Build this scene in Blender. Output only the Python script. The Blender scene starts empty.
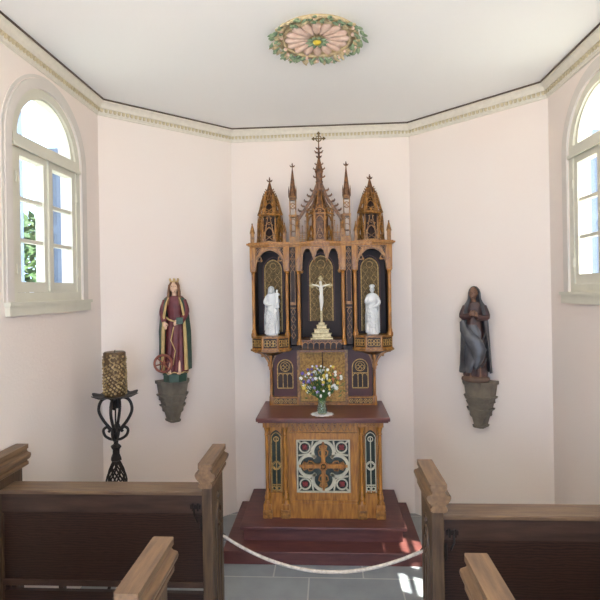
import bpy, bmesh, math, random
from mathutils import Vector, Matrix
from math import sin, cos, pi, sqrt, atan2, radians
random.seed(7)
S = bpy.context.scene
COL = S.collection

# ---------------------------------------------------------------- camera, world, light
YAW, ROLL = .0574, .0167
fwd = Vector((-sin(YAW), cos(YAW), 0)); rt = Vector((cos(YAW), sin(YAW), 0)); up = Vector((0, 0, 1))
rt2 = rt * cos(ROLL) - up * sin(ROLL); up2 = up * cos(ROLL) + rt * sin(ROLL)
cd = bpy.data.cameras.new('camera'); cam = bpy.data.objects.new('camera', cd); COL.objects.link(cam)
m3 = Matrix((rt2, up2, -fwd)).transposed()
cam.matrix_world = Matrix.Translation((.0655, 0, 2.108)) @ m3.to_4x4()
cd.sensor_width = 36; cd.lens = 493.6 / 600 * 36; cd.shift_y = -10.13 / 600; cd.clip_start = .02
S.camera = cam
S.view_settings.view_transform = 'Standard'; S.view_settings.look = 'None'
S.view_settings.gamma = 1; S.view_settings.use_curve_mapping = False
S.view_settings.exposure = 0.18
w = bpy.data.worlds.new('sky'); S.world = w; w.use_nodes = True
nt = w.node_tree; bg = nt.nodes['Background']; bg.inputs[1].default_value = 4.2
tc = nt.nodes.new('ShaderNodeTexCoord'); sp = nt.nodes.new('ShaderNodeSeparateXYZ'); rp = nt.nodes.new('ShaderNodeValToRGB')
nt.links.new(tc.outputs['Generated'], sp.inputs[0]); nt.links.new(sp.outputs['Z'], rp.inputs[0]); nt.links.new(rp.outputs[0], bg.inputs[0])
rp.color_ramp.elements[0].position = 0; rp.color_ramp.elements[0].color = (.66, .78, 1, 1)
rp.color_ramp.elements[1].position = .7; rp.color_ramp.elements[1].color = (.5, .7, 1, 1)

def light(name, kind, loc, direction, energy, color=(1, 1, 1), size=None, portal=False):
    l = bpy.data.lights.new(name, kind); o = bpy.data.objects.new(name, l); COL.objects.link(o)
    o.location = loc; o.rotation_euler = Vector(direction).to_track_quat('-Z', 'Y').to_euler()
    l.energy = energy; l.color = color
    if kind == 'AREA':
        l.shape = 'RECTANGLE'; l.size, l.size_y = size
        if portal: l.cycles.is_portal = True
    return o
sun = light('sun', 'SUN', (6, 0, 9), (-.925, .47, -2.15), 24.0, (1, .95, .86)); sun.data.angle = radians(.6)
# fill lamps added behind the camera, at assumed nave windows and an open door
light('fill_nave_window_left', 'AREA', (-1.72, -.35, 2.75), (1, .5, 3.6), 92, (1, .91, .77), (.8, 1.3))  # both window fills aimed up, added to brighten the ceiling
light('fill_nave_window_right', 'AREA', (1.72, -.35, 2.75), (-1, .5, 3.6), 68, (1, .91, .78), (.8, 1.3))
light('fill_nave_door', 'AREA', (0, -2.85, 1.6), (0, 1, -.02), 88, (.48, .66, 1), (1.6, 2.4))  # added fill, tinted blue to cool the lower walls
light('window_portal_left', 'AREA', (-1.98, 3.13, 2.75), (1, 0, 0), 1, (1, 1, 1), (.9, 1.5), True)
light('window_portal_right', 'AREA', (1.98, 3.13, 2.75), (-1, 0, 0), 1, (1, 1, 1), (.9, 1.5), True)

# ---------------------------------------------------------------- materials
def srgb(r, g, b):
    f = lambda c: ((c / 255 + .055) / 1.055) ** 2.4 if c > 10 else c / 255 / 12.92
    return (f(r), f(g), f(b), 1)
def mat(name, rgb, rough=.5, metal=0, var=.12, scale=6, stretch=(1, 1, 1), bump=0, bscale=None, rgb2=None, wave=None, spec=.5):
    m = bpy.data.materials.new(name); m.use_nodes = True; n = m.node_tree; b = n.nodes['Principled BSDF']
    b.inputs['Roughness'].default_value = rough; b.inputs['Metallic'].default_value = metal
    b.inputs['Specular IOR Level'].default_value = spec
    c = srgb(*rgb); c2 = srgb(*rgb2) if rgb2 else tuple(x * (1 - var * 2) for x in c[:3]) + (1,)
    t = n.nodes.new('ShaderNodeTexCoord'); mp = n.nodes.new('ShaderNodeMapping'); mp.inputs['Scale'].default_value = stretch
    n.links.new(t.outputs['Object'], mp.inputs[0])
    if wave:
        x = n.nodes.new('ShaderNodeTexWave'); x.inputs['Scale'].default_value = wave; x.inputs['Distortion'].default_value = 9
        x.inputs['Detail'].default_value = 3; x.inputs['Detail Scale'].default_value = 1.2; x.bands_direction = 'Z'; x.inputs['Detail Roughness'].default_value = .6
    else:
        x = n.nodes.new('ShaderNodeTexNoise'); x.inputs['Scale'].default_value = scale; x.inputs['Detail'].default_value = 5
    n.links.new(mp.outputs[0], x.inputs['Vector'])
    r = n.nodes.new('ShaderNodeValToRGB'); n.links.new(x.outputs[1 if wave else 0], r.inputs[0])
    r.color_ramp.elements[0].position = .3; r.color_ramp.elements[0].color = c2
    r.color_ramp.elements[1].position = .68; r.color_ramp.elements[1].color = c
    n.links.new(r.outputs[0], b.inputs['Base Color'])
    if bump:
        y = n.nodes.new('ShaderNodeTexNoise'); y.inputs['Scale'].default_value = bscale or scale * 3; y.inputs['Detail'].default_value = 4
        n.links.new(mp.outputs[0], y.inputs['Vector'])
        bp = n.nodes.new('ShaderNodeBump'); bp.inputs['Strength'].default_value = bump; bp.inputs['Distance'].default_value = .01
        n.links.new(y.outputs[0], bp.inputs['Height']); n.links.new(bp.outputs[0], b.inputs['Normal'])
    return m
M = {}
M['wall'] = mat('wall_plaster', (237, 222, 211), .85, var=.02, scale=1.3, bump=.12, bscale=60, rgb2=(236, 225, 215))
M['ceil'] = mat('ceiling_plaster', (246, 244, 241), .9, var=.01, scale=.8, bump=.06, bscale=30)
M['cornice'] = mat('cornice_plaster', (226, 218, 202), .7, var=.05, scale=30, bump=.1)
M['bead'] = mat('cornice_bead', (212, 196, 160), .6, var=.1, scale=40)
M['frame'] = mat('window_paint', (216, 212, 194), .5, var=.03, scale=9)
M['band'] = mat('window_band_plaster', (218, 210, 200), .8, var=.03, scale=9)
M['pew'] = mat('pew_oak', (74, 54, 44), .42, scale=5, stretch=(1, 9, 9), bump=.15, bscale=30, rgb2=(50, 35, 29), spec=.6)
M['pewtop'] = mat('pew_oak_lit', (132, 104, 74), .4, scale=6, stretch=(8, 1, 8), bump=.12, bscale=30, rgb2=(92, 70, 53), spec=.6)  # same oak as the panels; light on the caps put into its colour
M['pewrail'] = mat('pew_oak_rail_lit', (122, 99, 74), .38, scale=5, stretch=(1, 9, 9), bump=.12, bscale=30, rgb2=(92, 70, 56), spec=.6)  # same oak; light reflected off the ledge put into a paler colour
M['pewpost'] = mat('pew_oak_post', (96, 76, 54), .45, scale=6, stretch=(9, 9, 1), bump=.12, bscale=30, rgb2=(64, 47, 36))
M['pewpanel'] = mat('pew_oak_panel', (56, 37, 28), .45, stretch=(.22, 1, 1), wave=26, rgb2=(38, 23, 17), bump=.1, bscale=50)
M['iron'] = mat('wrought_iron', (54, 47, 43), .5, .5, scale=30)
M['step'] = mat('oxblood_step', (106, 62, 56), .42, scale=7, stretch=(1, 5, 5), rgb2=(84, 48, 46), bump=.08)
M['mensa'] = mat('mensa_paint', (114, 66, 56), .3, scale=7, stretch=(1, 6, 6), rgb2=(90, 50, 44))
M['oak'] = mat('altar_oak', (184, 126, 54), .33, scale=9, stretch=(6, 6, 1), rgb2=(124, 76, 28), bump=.12)
M['oak2'] = mat('altar_oak_carved', (174, 122, 56), .36, scale=40, rgb2=(92, 56, 24), bump=.2)
M['spire'] = mat('altar_oak_spire', (132, 86, 44), .4, scale=40, rgb2=(62, 36, 20), bump=.2)
M['dark'] = mat('altar_dark_recess', (52, 32, 26), .6, scale=8, rgb2=(36, 22, 18))
M['red'] = mat('altar_dark_red_panel', (84, 40, 36), .5, scale=8, rgb2=(66, 30, 28))
M['gilt'] = mat('gilding', (206, 168, 100), .42, .25, scale=60, rgb2=(140, 104, 52), bump=.2)
M['giltdim'] = mat('aged_gilding', (128, 106, 62), .55, .2, scale=70, rgb2=(84, 66, 38), bump=.4)
M['door'] = mat('tabernacle_gold', (198, 154, 80), .4, .2, scale=55, rgb2=(126, 92, 48), bump=.5, bscale=120)
M['cream'] = mat('cream_tracery', (206, 200, 176), .55, scale=30)
M['green'] = mat('dark_green_glass', (44, 52, 42), .25, scale=20)
M['crimson'] = mat('crimson_enamel', (128, 44, 44), .4, scale=20)
M['white'] = mat('white_porcelain', (232, 232, 228), .3, var=.03, scale=10)
M['ivory'] = mat('ivory_corpus', (236, 232, 220), .35, var=.02)
M['brass'] = mat('pale_brass', (196, 180, 138), .4, .35, scale=50, rgb2=(150, 130, 88))
M['bracket'] = mat('bracket_wood', (128, 118, 102), .7, scale=12, rgb2=(96, 88, 76), bump=.2)
M['skin'] = mat('painted_skin', (226, 188, 158), .45, var=.05, scale=20)
M['skin2'] = mat('painted_skin_dark', (128, 92, 70), .5, var=.08, scale=20)
M['hair'] = mat('painted_hair', (126, 84, 52), .5, scale=60, stretch=(1, 1, .2), bump=.5)
M['robe'] = mat('wine_red_robe', (112, 48, 50), .5, scale=18, rgb2=(86, 34, 40))
M['cloak'] = mat('dark_green_cloak', (58, 84, 68), .5, scale=18, rgb2=(42, 62, 52))
M['lining'] = mat('gilt_lining', (206, 176, 118), .45, .1, scale=30)
M['wheel'] = mat('wheel_wood', (142, 78, 58), .5, scale=20)
M['veil'] = mat('slate_blue_mantle', (78, 80, 84), .4, scale=12, rgb2=(50, 46, 46), spec=.6)
M['dress'] = mat('red_brown_dress', (88, 56, 50), .5, scale=15, rgb2=(52, 40, 38))
M['rockbase'] = mat('brown_plinth', (106, 82, 66), .6, scale=25)
M['wax'] = mat('gold_wax', (112, 88, 56), .4, .25, scale=60, rgb2=(66, 48, 30), bump=.4)
M['waxorn'] = mat('gold_wax_relief', (198, 174, 126), .32, .35, scale=30, rgb2=(120, 94, 56))
M['doily'] = mat('white_linen', (236, 236, 236), .8, var=.02)
M['rope'] = mat('cotton_rope', (214, 204, 190), .8, scale=60, rgb2=(176, 164, 150), bump=.3)
M['stem'] = mat('flower_stem', (74, 108, 56), .6)
M['leafm'] = mat('flower_leaf', (96, 128, 70), .6)
M['purple'] = mat('violet_petals', (112, 92, 172), .6)
M['lilac'] = mat('lilac_petals', (178, 164, 214), .6)
M['wpetal'] = mat('white_petals', (238, 236, 226), .6, var=.03)
M['ypetal'] = mat('yellow_petals', (226, 200, 92), .6)
M['opetal'] = mat('orange_petals', (214, 136, 92), .6)
M['mpink'] = mat('medallion_pink', (234, 208, 190), .6, scale=30, rgb2=(216, 178, 158))
M['mgreen'] = mat('medallion_green', (150, 166, 132), .6, scale=40, rgb2=(104, 130, 98))
M['mgold'] = mat('medallion_tan', (206, 188, 150), .55, scale=40, rgb2=(176, 152, 112))
M['myellow'] = mat('medallion_yellow', (218, 190, 60), .4)
M['tleaf'] = mat('tree_leaves', (66, 96, 40), .7, scale=2, rgb2=(38, 62, 26))
M['bark'] = mat('tree_bark', (96, 80, 66), .9, scale=10, bump=.4)
M['shutter'] = mat('shutter_paint', (104, 118, 138), .6)
M['bounce_gravel'] = mat('bounce_gravel', (196, 192, 176), .9, scale=2, rgb2=(170, 168, 150))
# vase glass
g = bpy.data.materials.new('vase_glass'); g.use_nodes = True; b = g.node_tree.nodes['Principled BSDF']
b.inputs['Base Color'].default_value = (.62, .74, .6, 1); b.inputs['Roughness'].default_value = .05; b.inputs['Transmission Weight'].default_value = .85; b.inputs['IOR'].default_value = 1.4
M['glass'] = g
g = bpy.data.materials.new('pane_glass'); g.use_nodes = True; n = g.node_tree; n.nodes.clear()
o_ = n.nodes.new('ShaderNodeOutputMaterial'); mx = n.nodes.new('ShaderNodeMixShader'); tr = n.nodes.new('ShaderNodeBsdfTransparent'); gl = n.nodes.new('ShaderNodeBsdfGlossy')
tr.inputs[0].default_value = (.94, .96, .97, 1); gl.inputs[1].default_value = .02; mx.inputs[0].default_value = .06
n.links.new(tr.outputs[0], mx.inputs[1]); n.links.new(gl.outputs[0], mx.inputs[2]); n.links.new(mx.outputs[0], o_.inputs[0])
M['pane'] = g
# slate floor
m = bpy.data.materials.new('slate_tiles'); m.use_nodes = True; n = m.node_tree; b = n.nodes['Principled BSDF']; b.inputs['Roughness'].default_value = .45
t = n.nodes.new('ShaderNodeTexCoord'); mp = n.nodes.new('ShaderNodeMapping'); mp.inputs['Location'].default_value = (.11 + .66 * 10, -3.61 + .5 * 20, 0)
br = n.nodes.new('ShaderNodeTexBrick'); br.inputs['Scale'].default_value = 1; br.inputs['Brick Width'].default_value = .66; br.inputs['Row Height'].default_value = .5
br.offset = .4; br.inputs['Mortar Size'].default_value = .006; br.inputs['Mortar Smooth'].default_value = .3
br.inputs['Color1'].default_value = srgb(164, 170, 172); br.inputs['Color2'].default_value = srgb(150, 158, 162); br.inputs['Mortar'].default_value = srgb(206, 208, 204)
n.links.new(t.outputs['Object'], mp.inputs[0]); n.links.new(mp.outputs[0], br.inputs['Vector'])
nz = n.nodes.new('ShaderNodeTexNoise'); nz.inputs['Scale'].default_value = 7; nz.inputs['Detail'].default_value = 6
mx = n.nodes.new('ShaderNodeMix'); mx.data_type = 'RGBA'; mx.blend_type = 'MULTIPLY'; mx.inputs[0].default_value = .35
n.links.new(t.outputs['Object'], nz.inputs['Vector']); n.links.new(br.outputs[0], mx.inputs[6]); n.links.new(nz.outputs[0], mx.inputs[7]); n.links.new(mx.outputs[2], b.inputs['Base Color'])
bp = n.nodes.new('ShaderNodeBump'); bp.inputs['Strength'].default_value = .3; bp.inputs['Distance'].default_value = .01
n.links.new(nz.outputs[0], bp.inputs['Height']); n.links.new(bp.outputs[0], b.inputs['Normal'])
M['slate'] = m

# ---------------------------------------------------------------- mesh builder
ORG = {}
class MB:
    def __init__(s, T=None): s.v = []; s.f = []; s.T = T or Matrix()
    def add(s, vs, fs):
        k = len(s.v); s.v += [s.T @ Vector(p) for p in vs]; s.f += [tuple(i + k for i in f) for f in fs]; return s
    def box(s, x0, x1, y0, y1, z0, z1, c=0):
        if c:   # chamfered box
            bm = bmesh.new(); bmesh.ops.create_cube(bm, size=1)
            for v in bm.verts: v.co = Vector(((x0 + x1) / 2 + v.co.x * (x1 - x0), (y0 + y1) / 2 + v.co.y * (y1 - y0), (z0 + z1) / 2 + v.co.z * (z1 - z0)))
            bmesh.ops.bevel(bm, geom=bm.edges[:], offset=c, segments=2, affect='EDGES', profile=.6)
            bm.verts.index_update(); s.add([v.co.copy() for v in bm.verts], [[v.index for v in f.verts] for f in bm.faces]); bm.free(); return s
        v = [(x, y, z) for x in (x0, x1) for y in (y0, y1) for z in (z0, z1)]
        return s.add(v, [(0, 1, 3, 2), (4, 6, 7, 5), (0, 4, 5, 1), (2, 3, 7, 6), (0, 2, 6, 4), (1, 5, 7, 3)])
    def loft(s, rings, caps=True, closed=True):
        n = len(rings[0]); v = [p for r in rings for p in r]; f = []
        for i in range(len(rings) - 1):
            for j in range(n if closed else n - 1):
                a, b = i * n + j, i * n + (j + 1) % n; f.append((a, b, b + n, a + n))
        if caps: f.append(tuple(range(n))[::-1]); f.append(tuple(range((len(rings) - 1) * n, len(rings) * n)))
        return s.add(v, f)
    def prism(s, poly, y0, y1):                 # polygon in x,z pushed along y
        return s.loft([[(x, y0, z) for x, z in poly], [(x, y1, z) for x, z in poly]])
    def slab(s, poly, z0, z1, grow=0):          # polygon in x,y pushed along z
        cx = sum(p[0] for p in poly) / len(poly); cy = sum(p[1] for p in poly) / len(poly)
        return s.loft([[(x, y, z0) for x, y in poly], [(cx + (x - cx) * (1 + grow), cy + (y - cy) * (1 + grow), z1) for x, y in poly]])
    def ribbon(s, path, w, y0, y1, closed=False):
        P = [Vector(p) for p in path]; n = len(P); L = []; Rr = []
        for i in range(n):
            a = P[i - 1] if (i or closed) else P[0]; c = P[(i + 1) % n] if (i < n - 1 or closed) else P[-1]
            d = c - a; d = d.normalized() if d.length > 1e-9 else Vector((1, 0)); nn = Vector((-d.y, d.x)) * w / 2
            L.append(P[i] + nn); Rr.append(P[i] - nn)
        rings = [[(l.x, y0, l.y), (l.x, y1, l.y), (r.x, y1, r.y), (r.x, y0, r.y)] for l, r in zip(L, Rr)]
        if closed: rings.append(rings[0])
        return s.loft(rings, caps=not closed)
    def plate(s, xs, lo, hi, y0, y1):
        return s.loft([[(x, y0, lo(x)), (x, y0, hi(x)), (x, y1, hi(x)), (x, y1, lo(x))] for x in xs])
    def lathe(s, prof, c=(0, 0), n=16, sq=1, twist=0):
        return s.loft([[(c[0] + r * cos(2 * pi * k / n + twist), c[1] + sq * r * sin(2 * pi * k / n + twist), z) for k in range(n)] for r, z in prof])
    def tube(s, path, r, n=8, caps=True):
        P = [Vector(p) for p in path]; rs = r if isinstance(r, (list, tuple)) else [r] * len(P); rings = []; u = None
        for i, p in enumerate(P):
            d = (P[min(i + 1, len(P) - 1)] - P[max(i - 1, 0)]).normalized()
            if u is None: u = d.orthogonal().normalized()
            u = (u - d * u.dot(d)); u = u.normalized() if u.length > 1e-6 else d.orthogonal().normalized(); q = d.cross(u)
            rings.append([p + (u * cos(2 * pi * k / n) + q * sin(2 * pi * k / n)) * rs[i] for k in range(n)])
        return s.loft(rings, caps)
    def ball(s, c, r, nu=10, nv=7, sc=(1, 1, 1)):
        return s.loft([[(c[0] + sc[0] * r * sin(t) * cos(2 * pi * k / nu), c[1] + sc[1] * r * sin(t) * sin(2 * pi * k / nu), c[2] + sc[2] * r * cos(t)) for k in range(nu)] for t in [pi * (.04 + .92 * i / nv) for i in range(nv + 1)]])
    def torus(s, c, R, r, n=28, k=8, axis='y'):
        f = {'y': lambda a: (c[0] + R * cos(a), c[1], c[2] + R * sin(a)), 'z': lambda a: (c[0] + R * cos(a), c[1] + R * sin(a), c[2])}[axis]
        return s.tube([f(2 * pi * i / n) for i in range(n + 1)], r, k, False)
    def ring(s, cx, cz, R, w, y0, y1, n=20): return s.ribbon([(cx + R * cos(2 * pi * i / n), cz + R * sin(2 * pi * i / n)) for i in range(n)], w, y0, y1, True)
    def build(s, name, m, parent=None, smooth=False, org=None):
        o0 = Vector(org) if org is not None else (ORG[parent.name] if parent else Vector())
        me = bpy.data.meshes.new(name); me.from_pydata([v - o0 for v in s.v], [], s.f); me.materials.append(M[m] if isinstance(m, str) else m)
        bm = bmesh.new(); bm.from_mesh(me); bmesh.ops.recalc_face_normals(bm, faces=bm.faces); bm.to_mesh(me); bm.free()
        if smooth:
            me.shade_smooth()
            try: me.set_sharp_from_angle(angle=radians(smooth if smooth > 1 else 40))
            except Exception: pass
        o = bpy.data.objects.new(name, me); COL.objects.link(o)
        if parent: o.parent = parent
        else: o.location = o0
        ORG[o.name] = o0
        return o
def root(name, loc, label, cat, group=None, kind=None):
    o = bpy.data.objects.new(name, None); COL.objects.link(o); o.location = loc; ORG[o.name] = Vector(loc); o.empty_display_size = .1
    return tag(o, label, cat, group, kind)
def tag(o, label=None, cat=None, group=None, kind=None):
    if label: o['label'] = label
    if cat: o['category'] = cat
    if group: o['group'] = group
    if kind: o['kind'] = kind
    return o
def struct(o): o['kind'] = 'structure'; return o
def copy_tree(o, parent=None):
    c = o.copy(); COL.objects.link(c); c.parent = parent; ORG[c.name] = ORG.get(o.name, Vector())
    for ch in list(o.children): copy_tree(ch, c)
    return c
def remesh(o, vox, smooth=4):
    md = o.modifiers.new('r', 'REMESH'); md.mode = 'VOXEL'; md.voxel_size = vox; md.use_smooth_shade = True
    if smooth: sm = o.modifiers.new('s', 'SMOOTH'); sm.iterations = smooth; sm.factor = .5
    dg = bpy.context.evaluated_depsgraph_get(); me = bpy.data.meshes.new_from_object(o.evaluated_get(dg)); old = o.data
    mats = [x for x in old.materials]; o.modifiers.clear(); o.data = me; me.materials.clear()
    for x in mats: me.materials.append(x)
    me.name = o.name; me.shade_smooth()
def frange(a, b, n): return [a + (b - a) * i / n for i in range(n + 1)]
def pointed(x0, x1, zs, rise, n=12):            # pointed arch from (x0,zs) over the apex to (x1,zs)
    c = (x0 + x1) / 2; h = (x1 - x0) / 2; R = (h * h + rise * rise) / (2 * h); L = []
    for i in range(n + 1):
        a = atan2(rise, R - h) * i / n; L.append((x0 + R - R * cos(a), zs + R * sin(a)))
    return L + [(2 * c - x, z) for x, z in L[::-1][1:]]
def arch_z(path):
    def f(x):
        for (a, za), (b, zb) in zip(path, path[1:]):
            if a <= x <= b + 1e-9 and b > a: return za + (zb - za) * (x - a) / (b - a)
        return path[0][1]
    return f

# ---------------------------------------------------------------- room shell
CE = 3.64; WX = 1.741; YB = 4.667; BX = .841; YD = 3.822; YN = -3.0
poly = [(-WX, YN), (-WX, YD), (-BX, YB), (BX, YB), (WX, YD), (WX, YN)]
def grown(d):
    s_ = 1.0; return [(-WX - d, YN - d), (-WX - d, YD + d * .42), (-BX - d * .4, YB + d), (BX + d * .4, YB + d), (WX + d, YD + d * .42), (WX + d, YN - d)]
struct(MB().slab(grown(.1), -.12, 0).build('floor', 'slate'))
struct(MB().slab(grown(.1), CE, CE + .12).build('ceiling', 'ceil'))
WY, WR, WS = 3.13, .40, 3.02                     # window centre along y, half width, springing height
Z0 = 2.06
def side_wall(sx, name):
    mb = MB(); a, b2 = (sx * WX, sx * (WX + .15))
    def T(y0, y1, z0, z1): mb.box(min(a, b2), max(a, b2), y0, y1, z0, z1)
    holes = [-.35, WY]; ys = [YN - .1]
    for h in holes: ys += [h - WR, h + WR]
    ys.append(YD + .1)
    for i in range(0, len(ys), 2): T(ys[i], ys[i + 1], 0, CE)
    for h in holes:
        T(h - WR, h + WR, 0, Z0)
        q = MB(Matrix(((0, 1, 0, 0), (1, 0, 0, 0), (0, 0, 1, 0), (0, 0, 0, 1))))
        q.plate([h - WR * cos(pi * i / 24) for i in range(25)], lambda y: WS + sqrt(max(0, WR * WR - (y - h) ** 2)), lambda y: CE, min(a, b2), max(a, b2))
        mb.add(q.v, q.f)
    return struct(mb.build(name, 'wall'))
side_wall(-1, 'wall_left'); side_wall(1, 'wall_right')
def wall_seg(p, q, name, t=.2):
    p, q = Vector(p), Vector(q); d = (q - p).normalized(); nn = Vector((-d.y, d.x)) * t   # outward is to the left of p->q
    P = [p, q, q + nn, p + nn]; return struct(MB().slab([tuple(v) for v in P], 0, CE).build(name, 'wall'))
wall_seg(poly[1], poly[2], 'wall_back_left'); wall_seg(poly[2], poly[3], 'wall_back'); wall_seg(poly[3], poly[4], 'wall_back_right')
mb = MB().box(-WX, -.8, YN - .2, YN, 0, CE).box(.8, WX, YN - .2, YN, 0, CE).box(-.8, .8, YN - .2, YN, 2.9, CE)
struct(mb.build('wall_front', 'wall'))
mb = MB().box(-.86, -.8, YN - .15, YN + .02, 0, 2.96).box(.8, .86, YN - .15, YN + .02, 0, 2.96).box(-.86, .86, YN - .15, YN + .02, 2.9, 2.96)
struct(mb.build('door_1', 'pewpost'))
# cornice with dentils
def off(d):
    out = []; segs = []
    for a, b_ in zip(poly, poly[1:]):
        a, b_ = Vector(a), Vector(b_); dd = (b_ - a).normalized(); nn = Vector((dd.y, -dd.x)); segs.append((a + nn * d, dd))
    out.append(segs[0][0])
    for (p, r), (q, t_) in zip(segs, segs[1:]):
        cr = r.x * t_.y - r.y * t_.x; k = ((q - p).x * t_.y - (q - p).y * t_.x) / cr; out.append(p + r * k)
    out.append(segs[-1][0] + segs[-1][1] * (Vector(poly[-1]) - Vector(poly[-2])).length)
    return out
prof = [(0, .118), (.008, .116), (.010, .104), (.016, .1), (.018, .094), (.018, .066), (.03, .064), (.034, .056), (.037, .046), (.045, .034), (.058, .026), (.062, .024), (.062, .009), (.052, .007), (0, .007)]
mb = MB(); rows = [off(d) for d, z in prof]
for i in range(5):
    mb.loft([[(rows[j][k].x, rows[j][k].y, CE - prof[j][1]) for j in range(len(prof))] for k in (i, i + 1)], caps=True)
co = struct(mb.build('trim_1', 'cornice', smooth=30))
mb = MB(); ln = off(.018)
for i in range(5):
    a, b_ = ln[i], ln[i + 1]; L = (b_ - a).length; dd = (b_ - a).normalized(); nn = Vector((dd.y, -dd.x)); k = int(L / .034)
    for j in range(k):
        p = a + dd * (L * (j + .5) / k)
        if p.y < .5: continue
        mb.loft([[(p.x - dd.x * wv + nn.x * e, p.y - dd.y * wv + nn.y * e, z), (p.x + dd.x * wv + nn.x * e, p.y + dd.y * wv + nn.y * e, z), (p.x + dd.x * wv - nn.x * .004, p.y + dd.y * wv - nn.y * .004, z), (p.x - dd.x * wv - nn.x * .004, p.y - dd.y * wv - nn.y * .004, z)] for z, wv, e in ((CE - .093, .006, .003), (CE - .088, .010, .010), (CE - .074, .011, .014), (CE - .067, .010, .012))])
tag(mb.build('dentils', 'bead', co), kind='stuff')
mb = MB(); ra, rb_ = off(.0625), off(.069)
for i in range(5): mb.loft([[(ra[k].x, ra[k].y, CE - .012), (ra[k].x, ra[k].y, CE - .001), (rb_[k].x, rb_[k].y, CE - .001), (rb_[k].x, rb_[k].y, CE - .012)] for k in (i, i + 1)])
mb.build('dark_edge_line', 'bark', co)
# lower fillet bead of the cornice on the wall
# ---------------------------------------------------------------- windows
def window(sx, name, yc, detail=True):
    # local (y, z) plane drawings pushed outward along x
    def T(x_in, x_out): return Matrix(((0, 1, 0, 0), (1, 0, 0, 0), (0, 0, 1, 0), (0, 0, 0, 1)))
    X = lambda d: sx * (WX + d)
    def R(): return MB(T(0, 0))
    def yy(a, b_): return (min(X(a), X(b_)), max(X(a), X(b_)))
    def archpts(r, n=28): return [(yc - r, Z0)] + [(yc - r * cos(pi * i / n), WS + r * sin(pi * i / n)) for i in range(n + 1)] + [(yc + r, Z0)]
    # outer fixed frame fills the reveal edge
    r_ = R(); y0, y1 = yy(.005, .085); r_.ribbon(archpts(WR - .027), .054, y0, y1); r_.box(yc - WR + .054, yc + WR - .054, y0, y1, Z0, Z0 + .06)
    fr = struct(r_.build(name, 'frame'))
    # plaster band round the opening, slightly proud of the wall
    r_ = R(); y0, y1 = yy(-.012, .0); r_.ribbon(archpts(WR + .03), .06, y0, y1); r_.build('surround', 'band', fr)
    r_ = R(); y0, y1 = yy(-.004, .01); r_.ribbon(archpts(WR + .075), .02, y0, y1); r_.build('surround_fillet', 'band', fr)
    r_ = R(); y0, y1 = yy(-.03, .09); r_.box(yc - WR - .07, yc + WR + .07, y0, y1, Z0 - .075, Z0 - .002); y0, y1 = yy(-.04, .05); r_.box(yc - WR - .08, yc + WR + .08, y0, y1, Z0 - .018, Z0 + .004); r_.build('window_sill', 'frame', fr)
    r_ = R(); y0, y1 = yy(-.002, .095); r_.box(yc - WR + .02, yc + WR - .02, y0, y1, WS - .035, WS + .035); y0, y1 = yy(-.014, -.002); r_.box(yc - WR + .015, yc + WR - .015, y0, y1, WS - .045, WS - .022); r_.build('transom', 'frame', fr)
    # fanlight
    r_ = R(); y0, y1 = yy(.02, .075); rr = WR - .073; r_.ribbon([(yc - rr * cos(pi * i / 28), WS + .03 + (rr) * sin(pi * i / 28)) for i in range(29)], .04, y0, y1)
    fan = r_.build('fanlight', 'frame', fr)
    r_ = R(); y0, y1 = yy(.045, .05); r_.prism([(yc - rr * cos(pi * i / 28), WS + .03 + rr * sin(pi * i / 28)) for i in range(29)], y0, y1); r_.build('pane', 'pane', fan)
    for s_ in (-1, 1):
        y_a, y_b = (yc - WR + .054, yc - .004) if s_ < 0 else (yc + .004, yc + WR - .054); zb, zt = Z0 + .061, WS - .036
        r_ = R(); y0, y1 = yy(.012, .07); w_ = .048
        r_.box(y_a, y_a + w_, y0, y1, zb, zt); r_.box(y_b - w_, y_b, y0, y1, zb, zt)
        r_.box(y_a + w_, y_b - w_, y0, y1, zb, zb + .062); r_.box(y_a + w_, y_b - w_, y0, y1, zt - w_, zt)
        for k in (1, 2):
            z = zb + .062 + (zt - w_ - zb - .062) * k / 3; r_.box(y_a + w_, y_b - w_, y0 + .01, y1 - .01, z - .011, z + .011)
        lf = r_.build('casement', 'frame', fr)
        r_ = R(); y0, y1 = yy(.04, .044); r_.box(y_a + .02, y_b - .02, y0, y1, zb + .03, zt - .03); r_.build('pane', 'pane', lf)
        if detail:
            for z in (Z0 + .2, WS - .22):
                r_ = R(); y0, y1 = yy(-.004, .02); ye = y_a if s_ < 0 else y_b; r_.box(ye - .006, ye + .006, y0, y1, z - .03, z + .03); r_.build('hinge', 'frame', lf)
    r_ = R(); y0, y1 = yy(.0, .016); r_.box(yc - .014, yc + .014, y0, y1, Z0 + .07, WS - .04); r_.build('meeting_strip', 'frame', fr)
    return fr
window(-1, 'window_1', WY); window(1, 'window_2', WY)
for sx, nm in ((-1, 'window_3'), (1, 'window_4')): 
    r_ = MB(Matrix(((0, 1, 0, 0), (1, 0, 0, 0), (0, 0, 1, 0), (0, 0, 0, 1)))); a, b_ = sorted((sx * WX, sx * (WX + .08)))
    r_.ribbon([(-.35 - .37, Z0)] + [(-.35 - .37 * cos(pi * i / 20), WS + .37 * sin(pi * i / 20)) for i in range(21)] + [(-.35 + .37, Z0)], .05, a, b_); r_.box(-.37, -.33, a + .01, b_ - .01, Z0, WS + .36); r_.box(-.74, .04, a + .02, b_ - .02, WS - .03, WS + .03)
    struct(r_.build(nm, 'frame'))

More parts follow.
